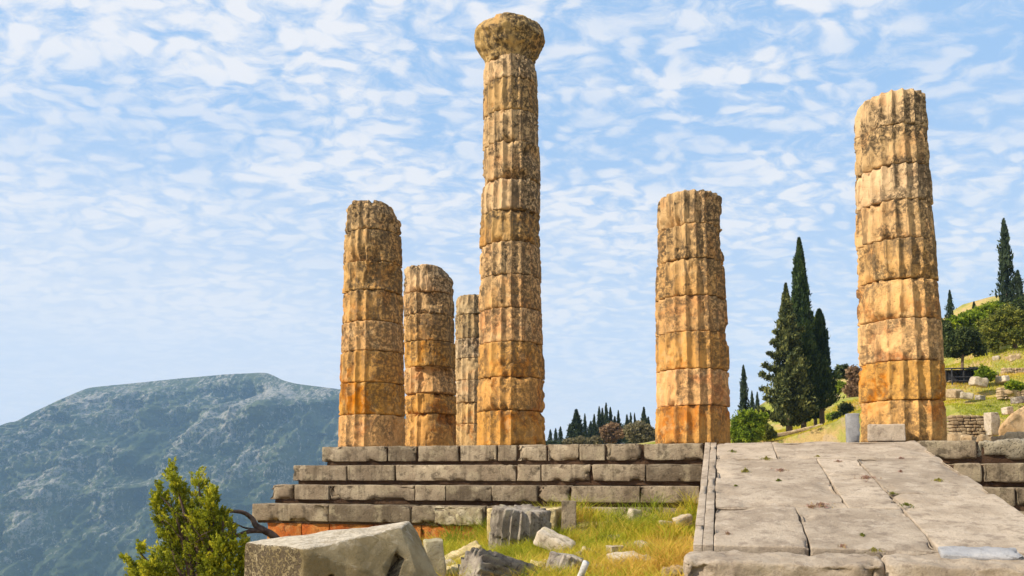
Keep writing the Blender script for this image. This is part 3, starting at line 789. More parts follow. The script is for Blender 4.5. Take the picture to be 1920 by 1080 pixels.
def flank_v(x):      # depth at which pixel column x meets the south flank row
    lo, hi = 0, 60
    for _ in range(50):
        mid = (lo+hi)/2
        if loc_uv(x, 836, mid)[0] < uF: hi = mid
        else: lo = mid
    return lo
def solve_v(x):
    best = min(np.linspace(1, 40, 800), key=lambda v: abs(loc_uv(x, 836, v)[0]-uF)); return float(best)
v2, v3 = solve_v(807), solve_v(888)
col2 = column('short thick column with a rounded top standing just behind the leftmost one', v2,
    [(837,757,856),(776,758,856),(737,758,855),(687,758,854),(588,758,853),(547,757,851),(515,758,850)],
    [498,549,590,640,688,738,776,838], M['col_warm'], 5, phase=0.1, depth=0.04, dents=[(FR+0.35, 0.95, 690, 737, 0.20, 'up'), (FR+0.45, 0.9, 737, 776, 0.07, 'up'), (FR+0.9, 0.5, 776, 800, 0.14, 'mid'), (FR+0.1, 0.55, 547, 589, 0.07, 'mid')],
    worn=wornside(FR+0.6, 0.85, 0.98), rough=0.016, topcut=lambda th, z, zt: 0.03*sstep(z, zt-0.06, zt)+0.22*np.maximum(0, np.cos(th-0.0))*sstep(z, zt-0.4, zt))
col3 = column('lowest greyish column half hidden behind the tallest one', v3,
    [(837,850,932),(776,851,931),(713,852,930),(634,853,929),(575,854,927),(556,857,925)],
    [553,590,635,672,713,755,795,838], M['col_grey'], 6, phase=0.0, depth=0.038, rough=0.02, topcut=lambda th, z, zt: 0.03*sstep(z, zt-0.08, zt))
for nm, c in (('R', colR), ('C', colC), ('T', colT), ('L', colL), ('2', col2), ('3', col3)):
    P = c[1]; print('COL', nm, [round(a, 2) for a in P], 'u,v', round((P-ORG).dot(UD), 2), round((P-ORG).dot(VD), 2), 'r', round(float(c[2](0.0)), 3))
print('ramp', RU0, RU1, v_end, 'U0', U0, 'v2,v3', v2, v3)

# ------------------------------------------------------------------ loose stones
def stone(name, label, cat, mat, size, px, py, Y, rot=(0,0,0), seed=0, group=None, sink=0.0, **kw):
    a = dict(bevel=0.04, step=0.035, amp=0.02, freq=4, chip=0.07, maxn=50); a.update(kw); a['bevel'] *= 0.55
    V, Fc = rbox(size, seed=seed, **a)
    P = at(px, py, Y)
    o = mesh_obj(name, V, Fc, mat); o.location = P; o.rotation_euler = rot
    return tag(o, label, cat, group)

# the big cut block in front, built from its corners
def hull_block(pts, mat, name, bev=0.05, amp=0.012, seed=0, cuts=4):
    bm = bmesh.new(); vs = [bm.verts.new(p) for p in pts]
    bmesh.ops.convex_hull(bm, input=vs)
    bmesh.ops.dissolve_limit(bm, angle_limit=R(4), verts=bm.verts, edges=bm.edges)
    bmesh.ops.bevel(bm, geom=list(bm.edges), offset=bev, segments=3, profile=0.5, affect='EDGES')
    for _ in range(3):
        bmesh.ops.triangulate(bm, faces=bm.faces[:])
        long_ = [e for e in bm.edges if e.calc_length() > 0.07]
        if not long_: break
        bmesh.ops.subdivide_edges(bm, edges=long_, cuts=cuts if _ == 0 else 1, use_grid_fill=False)
    bmesh.ops.triangulate(bm, faces=bm.faces[:]); bmesh.ops.recalc_face_normals(bm, faces=bm.faces[:]); bm.normal_update()
    co = np.array([v.co[:] for v in bm.verts]); no = np.array([v.normal[:] for v in bm.verts])
    d = fbm(co, 3.0, 5, 0.55, seed)*amp
    co = co+no*d[:, None]
    for v, c in zip(bm.verts, co): v.co = c
    me = bpy.data.meshes.new(name); bm.to_mesh(me); bm.free(); me.materials.append(mat)
    me.polygons.foreach_set('use_smooth', np.full(len(me.polygons), True))
    o = bpy.data.objects.new(name, me); COL.objects.link(o)
    return o
A = at(566, 1031, 7.2); B = at(752, 988, 7.85); Cc = at(768, 976, 8.6); Dd = at(460, 1017, 7.75)
dn = Vector((0, 0, -1))
pts = [A, B, Cc, Dd, A+Vector((0.02, -0.02, -0.8)), at(795, 1110, 7.6), at(838, 1120, 8.2), Dd+Vector((-0.03, 0, -0.8)), at(818, 1075, 8.0), at(700, 1120, 7.4)]
m_blk, t = new_mat('cut_block_stone')
p, raw = coords(t, False)
c = t.mix(t.maprange(t.noise(p, 2.2, 6, 0.62), 0.40, 0.62), (0.27, 0.205, 0.105), (0.42, 0.335, 0.20))
c = t.mix(t.math('MULTIPLY', t.maprange(t.noise(p, 4.5, 8, 0.72), 0.5, 0.66), 0.55), c, (0.17, 0.13, 0.06))
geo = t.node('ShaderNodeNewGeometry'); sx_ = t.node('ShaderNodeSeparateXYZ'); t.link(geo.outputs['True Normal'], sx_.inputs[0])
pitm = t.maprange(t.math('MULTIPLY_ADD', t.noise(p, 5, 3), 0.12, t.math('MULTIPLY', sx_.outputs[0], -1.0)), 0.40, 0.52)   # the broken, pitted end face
toplit = t.maprange(sx_.outputs[2], 0.55, 0.85)
c = t.mix(toplit, c, t.mix(t.maprange(t.noise(p, 14, 8, 0.75), 0.42, 0.6), (0.68, 0.59, 0.46), (0.46, 0.38, 0.27)))  # sunlight on the top face put into the colour as a paler tone
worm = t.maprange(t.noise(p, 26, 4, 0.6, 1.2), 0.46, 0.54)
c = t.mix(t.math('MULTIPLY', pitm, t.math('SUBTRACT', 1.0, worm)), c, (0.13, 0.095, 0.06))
t.link(c, t.bsdf.inputs['Base Color'])
b = bump(t, t.noise(p, 10, 10, 0.78), 0.05, 1.0)
wp = t.math('MULTIPLY', worm, pitm); b = bump(t, wp, 0.05, 1.0, b); b = bump(t, t.noise(p, 60, 3, .7), 0.01, 0.8, b)
t.link(b, t.bsdf.inputs['Normal'])
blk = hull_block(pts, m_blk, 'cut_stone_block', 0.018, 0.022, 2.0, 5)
tag(blk, 'large pale cut stone block with a slanting slot, tilted in the left foreground', 'stone block')
# cut the slanting slot and the dowel hole
def cutter(bmf):
    bm = bmesh.new(); bmf(bm); me = bpy.data.meshes.new('c'); bm.to_mesh(me); bm.free()
    o = bpy.data.objects.new('c', me); COL.objects.link(o); return o
def boolcut(o, cut):
    md = o.modifiers.new('b', 'BOOLEAN'); md.operation = 'DIFFERENCE'; md.object = cut; md.solver = 'EXACT'
    dg = bpy.context.evaluated_depsgraph_get(); dg.update(); me = bpy.data.meshes.new_from_object(o.evaluated_get(dg))
    o.modifiers.clear(); o.data = me; bpy.data.objects.remove(cut)
    me.polygons.foreach_set('use_smooth', np.full(len(me.polygons), True))
fn = (B-A).cross(A+Vector((0, 0, -1))-A).normalized()
if fn.y > 0: fn = -fn
def mk(bm):
    q = [at(748, 1036, 7.62), at(768, 1050, 7.62), at(732, 1098, 7.55), at(706, 1088, 7.55)]
    a_ = [bm.verts.new(v - fn*0.22) for v in q]; b_ = [bm.verts.new(v+fn*0.35) for v in q]
    bm.faces.new(a_); bm.faces.new(b_[::-1])
    for i in range(4): bm.faces.new([a_[i], b_[i], b_[(i+1) % 4], a_[(i+1) % 4]][::-1])
    bmesh.ops.recalc_face_normals(bm, faces=bm.faces[:])
boolcut(blk, cutter(mk))
def mk2(bm):
    bmesh.ops.create_cone(bm, cap_ends=True, segments=14, radius1=0.03, radius2=0.03, depth=0.5, matrix=Matrix.Translation(at(618, 1082, 7.32)) @ fn.to_track_quat('Z', 'Y').to_matrix().to_4x4())
boolcut(blk, cutter(mk2))

# fluted fragments
def fluted_fragment(label, px, py, Y, rad_, length, rot, seed, mat, group='broken fluted drums lying in the grass', nfl=20):
    V, Fc = drum_mesh(-length/2, length/2, lambda z: np.full_like(z, rad_), lambda z: np.zeros(z.shape+(2,)), seed, nfl=nfl, depth=0.055, chip=0.13, rough=0.02, nth=160)
    V[:, 2] += fbm(V, 2.2, 3, .5, seed)*0.06*np.sign(V[:, 2])
    o = mesh_obj('fluted_drum', V, Fc, mat); o.location = at(px, py, Y); o.rotation_euler = rot
    return tag(o, label, 'column drum', group)
fluted_fragment('dark upright fluted drum half sunk in grass before the lowest step', 975, 1004, 13.0, 0.50, 0.85, (R(8), R(3), 0.3), 501, M['greyfl'])
fluted_fragment('grey fluted drum lying aslant at the bottom edge, left of the white stake', 945, 1100, 9.6, 0.36, 1.1, (R(72), R(0), R(-58)), 502, M['greyfl'])
fluted_fragment('small dark broken drum right beside the white stake', 1048, 1082, 10.0, 0.26, 0.6, (R(12), R(6), 1.1), 503, M['greyfl'], nfl=16)
stone('stone_block', 'squat lichen covered block behind the dark upright fluted drum', 'stone block', M['yrock'], (1.25, 0.7, 0.75), 985, 992, 14.3, (0, 0, -PHI), 601, bevel=0.07)
stone('stone_post', 'slim upright rectangular stone leaning on the steps above the white stake', 'stone post', M['step'], (0.26, 0.24, 0.95), 1066, 990, 13.9, (0, R(1.5), -0.1), 602, bevel=0.02, amp=0.008)
stone('pale_stone', 'whitish arched stone at the foot of the upright stone post', 'stone', M['pale'], (0.58, 0.35, 0.24), 1040, 1018, 12.0, (R(10), R(24), -0.3), 603, bevel=0.09)
stone('flat_stone', 'thick flat pale stone with dark underside resting on a lower slab in the grass', 'stone', M['pale'], (0.40, 0.34, 0.13), 1174, 1049, 10.6, (R(8), R(-8), 0.25), 604, bevel=0.025)
stone('flat_stone', 'broad pinkish slab at the bottom edge beneath the thick flat stone', 'stone', M['pale'], (0.70, 0.5, 0.18), 1160, 1080, 10.2, (R(6), R(2), -0.1), 605, bevel=0.04)
stone('small_stone', 'little pale stone just behind the thick flat stone', 'stone', M['pale'], (0.21, 0.18, 0.13), 1152, 1031, 11.4, (0, 0, 0.4), 606, bevel=0.03)
stone('small_stone', 'pale upright stone in the green grass near the steps', 'stone', M['pale'], (0.22, 0.16, 0.26), 1190, 968, 14.4, (0, R(8), 0.4), 607, bevel=0.05)
stone('small_stone', 'pale stone in the grass close to the left edge of the ramp', 'stone', M['pale'], (0.30, 0.2, 0.17), 1278, 977, 13.6, (0, R(-6), 0.4), 608, bevel=0.05)
stone('small_stone', 'low flat pale stone next to the one beside the ramp edge', 'stone', M['pale'], (0.26, 0.2, 0.11), 1250, 983, 13.4, (0, R(5), 0.1), 609, bevel=0.04)
stone('stone_block', 'narrow grey green block wedged beside the big cut block', 'stone block', M['block'], (0.22, 0.3, 0.72), 816, 1068, 9.6, (0, R(-4), 0.2), 610, bevel=0.03)
stone('rock', 'yellow lichened rock in the grass left of the fluted drums', 'rock', M['yrock'], (0.62, 0.4, 0.26), 868, 1048, 11.2, (R(5), R(-24), 0.2), 611, bevel=0.09, amp=0.04)
stone('rock', 'smaller yellowish rock at the bottom edge beside the grey green block', 'rock', M['yrock'], (0.40, 0.35, 0.22), 856, 1078, 10.0, (R(5), R(-10), 0.7), 612, bevel=0.08, amp=0.04)
rub = [(1105,1022,11.6,.17,'pale','little pale stone between the white stake and the pale stone behind the flat one'),(1120,1048,10.4,.15,'greyfl','grey rubble stone just left of the thick flat stone'),
 (1222,1058,10.4,.16,'pale','small pale stone right of the thick flat stone'),(1240,1035,11.2,.14,'yrock','yellowish pebble in the dry grass left of the ramp foot'),(1205,1012,12.0,.15,'pale','small pale stone in mid grass between post and ramp'),
 (1150,996,12.8,.15,'greyfl','grey stone in the green grass right of the upright post'),(1008,1062,10.2,.20,'yrock','yellowish stone between the two lower fluted drums'),(1020,1040,11.0,.17,'pale','pale rubble stone just below the arched stone'),
 (900,1034,11.6,.22,'yrock','yellow lichened stone at the left foot of the dark upright drum'),(884,1064,10.4,.20,'yrock','yellowish stone against the left end of the lying fluted drum'),(838,1050,10.6,.18,'pale','pale stone right beside the narrow grey green block'),
 (1082,1030,11.4,.15,'greyfl','grey stone at the foot of the slim upright post'),(1262,1070,9.8,.18,'rubble','brown stone at the bottom edge near the ramp foot')]
for i, (x_, y_, Yq, s_, mt, lab) in enumerate(rub):
    Pz = at(x_, y_, Yq); V, Fc = rbox((s_*1.5, s_, s_*0.8), bevel=s_*0.16, step=0.03, amp=0.03, freq=6, seed=650+i, chip=0.05)
    o = mesh_obj('rubble_stone', V, Fc, M[mt]); o.location = (Pz.x, Yq, gz(Pz.x, Yq)+s_*0.38); o.rotation_euler = (0.3*math.sin(i*2.1), 0.35*math.cos(i*1.7), i*1.3)
    tag(o, lab, 'stone', 'rubble stones scattered in the grass')
# white stake
V, Fc = tube([at(1062, 1150, 8.9), at(1086, 1086, 8.75), at(1092, 1072, 8.7), at(1099, 1054, 8.65)], [0.036, 0.036, 0.036, 0.038], 14)
n = len(V); c_ = V[-14:].mean(0)
Fc = Fc.tolist()+[list(range(n-14, n))]
o = mesh_obj('white_stake', V, Fc, M['white']); tag(o, 'short white round stake leaning out of the grass at the bottom edge', 'stake')
# pieces on and behind the ramp
pm = ramp_uv(1838, 1045)
V, Fc = rbox((0.74, 0.34, 0.06), bevel=0.02, step=0.04, amp=0.012, freq=5, seed=700, chip=0.07)
o = mesh_obj('marble_slab', V, Fc, M['marble']); o.location = to_world(pm[0], pm[1]+0.02, RS*pm[1]+0.035); o.rotation_euler = (ang, 0, -PHI-0.07)
tag(o, 'thin bluish grey marble slab lying across the foot of the ramp', 'marble slab')
uu, zz_ = loc_uv(1661, 811, 0.14)
V, Fc = rbox((0.66, 0.15, 0.33), bevel=0.02, step=0.04, amp=0.008, seed=701, chip=0.03)
o = mesh_obj('stone_block', V, Fc, M['slab']); o.location = to_world(uu, 0.11, 0.163); o.rotation_euler = (0, 0, -PHI)
tag(o, 'small pale block set against the foot of the massive column at the ramp head', 'stone block')
stone('marble_pillar', 'short greyish white marble pillar left of the massive column at the ramp head', 'pillar', M['marble'], (0.44, 0.40, 1.15), 1599, 804, 30, (0, 0, -0.2), 702, bevel=0.05, amp=0.01, step=0.1)
# rubble on the stylobate behind the right column
for i, (x, y, Y, s, lab) in enumerate([(1795,822,21,0.35,'small dark stone right beside the massive column foot'),(1815,826,19,0.30,'brown stone on the platform edge second from the massive column'),
        (1846,825,18.5,0.28,'round brown stone on the platform above the pitted block'),(1872,826,18,0.25,'smallest stone on the platform above the pitted block'),(1905,824,18,0.34,'brown stone on the platform at the right picture edge')]):
    stone('rubble_stone', lab, 'stone', M['rubble'], (s*1.2, s, s*0.7), x, y, Y, (0.1*i, 0.05, i*0.7), 710+i, 'loose stones on the platform beside the ramp', bevel=0.07, amp=0.03)

# ------------------------------------------------------------------ foliage helpers
def quads_from(Pc, A_, B_):
    """leaf quads: centre, half-axis A, half-axis B"""
    V = np.stack([Pc-A_-B_*0.35, Pc-A_*0.2+B_, Pc+A_, Pc-A_*0.2-B_], 1).reshape(-1, 3)
    n = len(Pc); Fq = np.arange(n*4).reshape(n, 4)
    return V, Fq
def unit(v): return v/np.maximum(np.linalg.norm(v, axis=-1, keepdims=True), 1e-9)
def cypress_crown(h, r, n, seed, leaf=0.12, ragged=0.12, shape=0.8, base=0.03, arms=0):
    n = int(n*1.6); leaf = leaf*0.72
    g = np.random.default_rng(seed)
    t = g.random(n)**0.85
    z = base*h + t*(h*(1-base))
    pr = (np.minimum(1, t/0.12+0.35))*(1-t)**shape
    th = g.random(n)*2*np.pi
    lump = fbm(np.stack([np.cos(th)*1.3, np.sin(th)*1.3, z/r*0.9], 1), 1.4, 3, .55, seed*3.1)
    rr = r*pr*(0.50+0.50*g.random(n)**0.5)*(1+ragged*3.6*lump) + 0.01
    rr = rr*(1+0.25*(g.random(n) < 0.06))
    P = np.stack([np.cos(th)*rr, np.sin(th)*rr, z], 1)
    out_ = np.stack([np.cos(th), np.sin(th), np.zeros(n)], 1)
    up_ = np.array([0, 0, 1.0])
    A_ = unit(out_*0.45+up_+g.normal(0, 0.32, (n, 3)))
    B_ = unit(np.cross(A_, out_+g.normal(0, 0.7, (n, 3))))
    s = leaf*(0.6+0.8*g.random((n, 1)))
    V, Fq = quads_from(P, A_*s, B_*s*0.42)
    tint = np.clip(0.35+0.5*lump+g.normal(0, 0.2, n), 0, 1)
    return V, Fq, np.repeat(tint, 4)
def blob_crown(blobs, n, seed, leaf=0.1, up=0.0, hollow=0.55):
    n = int(n*1.7); leaf = leaf*0.68
    g = np.random.default_rng(seed); bl = np.array(blobs, float)   # x,y,z,rx,ry,rz
    wts = (bl[:, 3]*bl[:, 5]+bl[:, 3]*bl[:, 4]); k = g.choice(len(bl), n, p=wts/wts.sum()); b = bl[k]
    d = unit(g.normal(0, 1, (n, 3))); rad_ = (hollow+(1-hollow)*g.random((n, 1)))
    lump = fbm(d*1.7+b[:, :3]*3.3, 1.5, 3, 0.55, seed*1.7)
    P = b[:, :3]+d*b[:, 3:6]*rad_*(1+0.42*lump[:, None])
    A_ = unit(d*0.6+g.normal(0, 0.7, (n, 3))+np.array([0, 0, up])); B_ = unit(np.cross(A_, d+g.normal(0, 0.8, (n, 3))))
    s = leaf*(0.6+0.8*g.random((n, 1)))
    V, Fq = quads_from(P, A_*s, B_*s*0.5)
    tint = np.clip(0.38+0.5*lump+g.normal(0, 0.2, n), 0, 1)
    return V, Fq, np.repeat(tint, 4)

def put_tree(name, label, cat, P, crown, mat, trunk=None, group=None, s=(1,1,1), rz=0):
    r_ = root(name, label, cat, P, rz, group); r_.scale = s
    V, Fq, tn = crown
    mesh_obj('crown', V, Fq, mat, r_, smooth=False, attr=tn)
    if trunk:
        V, Fc = trunk; mesh_obj('trunk', V, Fc, M['bark'], r_)
    return r_
def copy_tree(src, loc, s, rz, label, group):
    r_ = src.copy(); COL.objects.link(r_); r_.location = loc; r_.scale = s; r_.rotation_euler = (0, 0, rz)
    r_['label'] = label
    if group: r_['group'] = group
    for ch in src.children:
        c = ch.copy(); COL.objects.link(c); c.parent = r_
    return r_

# central cypress group
def base_at(x, y, Y):
    P = at(x, y, Y); return P
Yc = 80; mpp = Yc/F_PX
def ht(y0, y1, Y): return (y1-y0)/F_PX*Y
P = at(1507, 800, 82); h = ht(440, 800, 82)
put_tree('cypress_tree', 'tallest dark spire cypress in the clump left of the massive column', 'cypress', P, cypress_crown(h, 1.85, 17000, 11, 0.24, 0.10, 0.72), M['cypress'],
         tube([(0,0,-1.5),(0,0,h*0.4),(0,0,h*0.8)], [0.3, 0.2, 0.05]))
def shaggy(h, r, seed, n=12000, arms=34):
    g = np.random.default_rng(seed); parts = [cypress_crown(h, r*0.52, n//2, seed, 0.24, 0.25, 0.9)]
    bl = []
    for i in range(arms):
        t = (i+g.random())/arms; z = h*(0.04+0.86*t); L = r*(1-t)**0.75*(0.65+0.5*g.random()); th = i*2.4+g.random()
        for q in (0.45, 0.75, 1.0):
            s = r*0.20*(1.1-q*0.35)*(1-0.45*t)
            bl.append((math.cos(th)*L*q, math.sin(th)*L*q, z+0.32*L*q*q, s, s, s*0.75))
    parts.append(blob_crown(bl, n, seed+1, 0.21, 0.5, 0.3))
    V, Fq = join([(p[0], p[1]) for p in parts]); return V, Fq, np.concatenate([p[2] for p in parts])
P = at(1480, 806, 79); h = ht(528, 806, 79)
put_tree('cypress_tree', 'broad shaggy cypress with spreading boughs, left in the clump', 'cypress', P, shaggy(h, 3.35, 21, 17000, 44), M['cypress_open'],
         tube([(0,0,-1.5),(0,0,h*0.4),(0,0,h*0.8)], [0.35, 0.22, 0.05]))
P = at(1541, 770, 84); h = ht(578, 770, 84)
put_tree('cypress_tree', 'narrow very dark cypress, right in the clump beside the spire', 'cypress', P, cypress_crown(h, 1.55, 10000, 31, 0.24, 0.12, 0.62), M['cypress'],
         tube([(0,0,-3),(0,0,h*0.4),(0,0,h*0.8)], [0.3, 0.2, 0.05]))
P = at(1529, 790, 85); h = ht(590, 790, 85)
put_tree('cypress_tree', 'half hidden dark cypress squeezed between the spire and the right one', 'cypress', P, cypress_crown(h, 1.0, 5000, 33, 0.22, 0.14, 0.7), M['cypress'],
         tube([(0,0,-2),(0,0,h*0.4),(0,0,h*0.8)], [0.2, 0.15, 0.04]))

far_proto = None
def far_cyp(x, y0, y1, Y, wpx, label, group, fat=0):
    global far_proto
    P = at(x, y1, Y); h = ht(y0, y1, Y); r = wpx*(1.35 if Y > 150 else 1)/2/F_PX*Y
    if far_proto is None: far_proto = {}
    if fat not in far_proto:
        crown = cypress_crown(10, 1.25, 2200, 41+fat, 0.34, 0.22, 0.75 if not fat else 1.0) if fat < 2 else shaggy(10, 1.1, 61, 3600, 30)
        if fat == 2: crown = (crown[0]*np.array([0.95,0.95,1]), crown[1], crown[2])
        far_proto[fat] = put_tree('cypress_tree', label, 'cypress', P, crown, M['far_cyp'], tube([(0,0,-1),(0,0,4),(0,0,8)], [0.2, 0.15, 0.04], 6), group, (r, r, h/10))
        return far_proto[fat]
    return copy_tree(far_proto[fat], P, (r, r, h/10), x*0.7, label, group)
g1 = 'distant cypresses between the tallest column and the medium one'
for (x, y0, y1, w_, fat, lab) in [
    (1032,805,832,6,0,'tiny distant cypress nearest the right side of the tallest column'),
    (1042,803,832,6,0,'tiny distant cypress second from the tallest column'),
    (1051,800,832,7,0,'tallest of the three tiny distant cypresses beside the tallest column'),
    (1068,798,832,9,0,'thin distant cypress just left of the broad conical one'),
    (1081,768,834,22,1,'broad conical distant cypress, leftmost of the main row'),
    (1097,776,834,7,0,'needle thin distant cypress right of the broad conical one'),
    (1108,790,834,10,0,'low distant cypress between two needle thin ones'),
    (1114.5,777,834,8,0,'thin distant cypress left of the dense knot of tall ones'),
    (1124,763,834,9,0,'tall distant cypress at the left of the dense knot'),
    (1130,766,834,11,1,'bushy distant cypress inside the dense knot'),
    (1137,756,834,9,0,'tallest distant cypress of the whole row, in the dense knot'),
    (1145,764,834,9,0,'tall distant cypress at the right of the dense knot'),
    (1153,781,834,12,1,'low dark distant cypress behind the brown shrubs'),
    (1160,770,834,8,0,'thin distant cypress above the middle of the brown shrubs'),
    (1176,778,834,11,1,'blunt distant cypress above the right brown shrubs'),
    (1183,774,834,7,0,'needle thin distant cypress right of the blunt one'),
    (1190.5,775,834,6,0,'thinnest distant cypress left of the last broad one'),
    (1208,764,834,15,1,'broad dark distant cypress nearest the medium column'),
    (1216,782,834,12,1,'short distant cypress touching the medium column')]:
    far_cyp(x, y0, y1, 175+((x*7) % 13), w_, lab, g1, fat)
g2 = 'small cypresses right of the medium column'
far_cyp(1396, 685, 790, 105, 17, 'slim ragged cypress standing alone right of the medium column', g2, 0)
far_cyp(1411, 733, 790, 130, 10, 'small cypress just right of the slim lone one', g2, 0)
far_cyp(1421, 735, 790, 132, 9, 'smallest cypress left of the big clump', g2, 0)
g3 = 'cypresses on the right hillside'
far_cyp(1889, 407, 575, 95, 27, 'tall slim cypress rising from the hillside at the right', g3, 0)
far_cyp(1911, 505, 580, 100, 20, 'shorter cypress at the right picture edge beside the tall slim one', g3, 0)
far_cyp(1783, 543, 610, 105, 13, 'thin dark cypress touching the right side of the massive column', g3, 0)
far_cyp(1828, 565, 615, 100, 17, 'stubby dark conifer on the skyline above the green bushes', g3, 1)

def bush(name, label, cat, x, y, Y, blobs_px, n, seed, mat, leaf, group=None, trunk=None, hollow=0.5):
    """blobs in pixels relative to (x, y): dx, dy, rx, ry"""
    P = at(x, y, Y); k = Y/F_PX; g = random.Random(seed)
    bl = [(dx*k, g.uniform(-0.4, 0.4)*rx*k, -dy*k, rx*k, rx*k, ry*k) for dx, dy, rx, ry in blobs_px]
    tr = None
    if trunk: tr = tube([(trunk[0]*k, 0, -trunk[1]*k-0.6), (trunk[0]*k*0.6+0.05, 0, -trunk[1]*k*0.5), (0, 0, 0.2)], [trunk[2]*k, trunk[2]*k*0.8, trunk[2]*k*0.5], 8)
    return put_tree(name, label, cat, P, blob_crown(bl, n, seed, leaf, 0.2, hollow), mat, tr, group)
gb = 'distant shrubs between the tallest column and the medium one'
bush('olive_shrub', 'pinkish brown distant shrub in the middle under the dense cypress knot', 'shrub', 1148, 812, 150, [(-12,-4,12,9),(2,-10,14,9),(12,0,12,10),(-4,8,16,10)], 3500, 71, M['brown'], 0.32, gb)
bush('olive_shrub', 'grey olive distant shrub left of the medium column', 'shrub', 1200, 808, 140, [(-18,0,14,12),(0,-6,16,12),(14,2,13,12),(-8,12,18,10),(10,14,16,8),(26,6,9,12)], 5000, 72, M['olive'], 0.30, gb)
bush('olive_shrub', 'low grey distant shrub at the foot of the broad conical cypress', 'shrub', 1085, 826, 150, [(-20,2,12,6),(0,0,14,7),(18,2,12,7),(34,0,12,8)], 3000, 73, M['olive'], 0.28, gb)
bush('olive_shrub', 'lowest distant shrub right beside the tallest column', 'shrub', 1042, 832, 150, [(-10,0,12,6),(8,1,10,5)], 1400, 74, M['far_cyp'], 0.28, gb)
gm = 'shrubs below the cypress clump'
bush('green_bush', 'bright green bush right of the medium column foot', 'bush', 1402, 802, 70, [(-18,0,16,26),(0,-16,20,18),(14,0,18,24),(-6,14,26,18),(30,-18,10,12)], 9000, 81, M['green'], 0.17, gm)
bush('olive_shrub', 'olive green shrub between the bright bush and the shaggy cypress', 'shrub', 1436, 808, 74, [(0,0,12,14),(-8,6,12,12),(10,8,10,10)], 3000, 82, M['pine'], 0.17, gm)
bush('green_bush', 'green bush on the skyline left of the massive column', 'bush', 1580, 695, 110, [(0,0,14,12),(10,6,12,10),(-8,8,8,8)], 3000, 83, M['darktree'], 0.24, gm)
bush('dry_shrub', 'reddish brown dry shrub against the left side of the massive column', 'shrub', 1600, 725, 100, [(4,-26,14,14),(8,-8,14,16),(-4,8,14,14),(6,26,12,14),(-18,40,14,9),(2,44,14,8)], 6500, 84, M['brown'], 0.22, gm)
bush('green_bush', 'small bright green bush low behind the marble pillar', 'bush', 1563, 782, 90, [(0,0,13,10),(8,6,10,8)], 2200, 85, M['green'], 0.18, gm)
bush('green_bush', 'pale yellow green bush halfway up the slope behind the marble pillar', 'bush', 1577, 722, 104, [(0,0,10,8),(-6,8,8,8)], 1800, 86, M['green'], 0.2, gm)
bush('dry_shrub', 'dark dry shrub between the cypress clump and the marble pillar', 'shrub', 1583, 768, 88, [(0,0,12,14),(-14,14,10,8),(10,4,9,14)], 2600, 87, M['darktree'], 0.18, gm)
gr = 'trees and bushes on the right hillside'
bush('dark_tree', 'dark round headed tree beside the massive column over the timber shelter', 'tree', 1806, 640, 64, [(-20,0,18,20),(0,-8,20,18),(18,0,16,18),(28,16,14,12),(-6,18,22,12),(-28,-18,10,14)], 9500, 91, M['darktree'], 0.16, gr, (-6,62,3.0), 0.35)
bush('green_bush', 'light green leafy tree behind the dark round headed one', 'tree', 1822, 605, 80, [(-30,0,18,13),(-8,-6,18,14),(12,0,18,20),(26,14,16,18),(0,16,20,14)], 9000, 92, M['green'], 0.19, gr)
bush('pine_tree', 'spreading olive green pine with a thick leaning trunk at the right edge', 'pine tree', 1893, 612, 70, [(-26,10,22,20),(-6,-16,24,20),(18,-8,24,24),(30,20,20,18),(0,18,24,18),(-32,34,12,14),(44,0,22,26)], 15000, 93, M['pine'], 0.16, gr, (14,78,5.0), 0.35)
bush('green_bush', 'yellowish bush clump on the crest left of the tall hillside cypress', 'bush', 1856, 575, 105, [(-14,8,14,8),(4,2,16,9),(22,2,14,12)], 4500, 94, M['pine'], 0.24, gr)
bush('green_bush', 'round green bush beside the timber shelter', 'bush', 1846, 700, 58, [(0,0,12,14),(10,4,10,10),(-8,8,8,8)], 3200, 95, M['green'], 0.14, gr)
bush('dark_shrub', 'dark low shrub under the round headed tree next to the shelter', 'shrub', 1822, 700, 61, [(0,0,12,12),(-10,6,10,8),(12,8,9,8)], 2600, 96, M['darktree'], 0.14, gr)
bush('dark_shrub', 'dark leafy bush high against the right side of the massive column', 'shrub', 1772, 622, 75, [(0,0,10,22),(4,26,10,20)], 3000, 97, M['darktree'], 0.16, gr)

bush('olive_shrub', 'long dark mass of distant scrub behind the cypress row', 'shrub', 1150, 822, 215, [(-70,4,18,9),(-48,0,18,12),(-25,-4,20,16),(-2,-8,22,20),(20,-6,22,18),(42,-2,20,15),(62,-4,18,16)], 6500, 75, M['far_cyp'], 0.5, gb)
bush('pine_tree', 'rounded olive green tree between the light green tree and the big pine', 'tree', 1856, 622, 78, [(-10,-8,16,16),(8,-4,16,18),(0,14,18,16),(-16,22,12,12)], 6500, 98, M['pine'], 0.18, gr, (2,50,2.5), 0.35)
bush('green_bush', 'wide green tree on the crest behind the stubby conifer', 'tree', 1838, 588, 98, [(-14,2,14,12),(4,-2,16,12),(22,6,14,10)], 4500, 99, M['green'], 0.22, gr)
bush('dark_tree', 'dark leafy tree below the tall hillside cypress at the right edge', 'tree', 1908, 588, 88, [(-18,0,16,18),(2,-6,18,20),(20,2,16,18)], 5500, 100, M['darktree'], 0.2, gr)
bush('green_bush', 'low green shrub on the grass above the ochre ledge', 'bush', 1898, 722, 49, [(0,0,12,8),(12,3,10,7)], 2200, 101, M['green'], 0.12, gr)

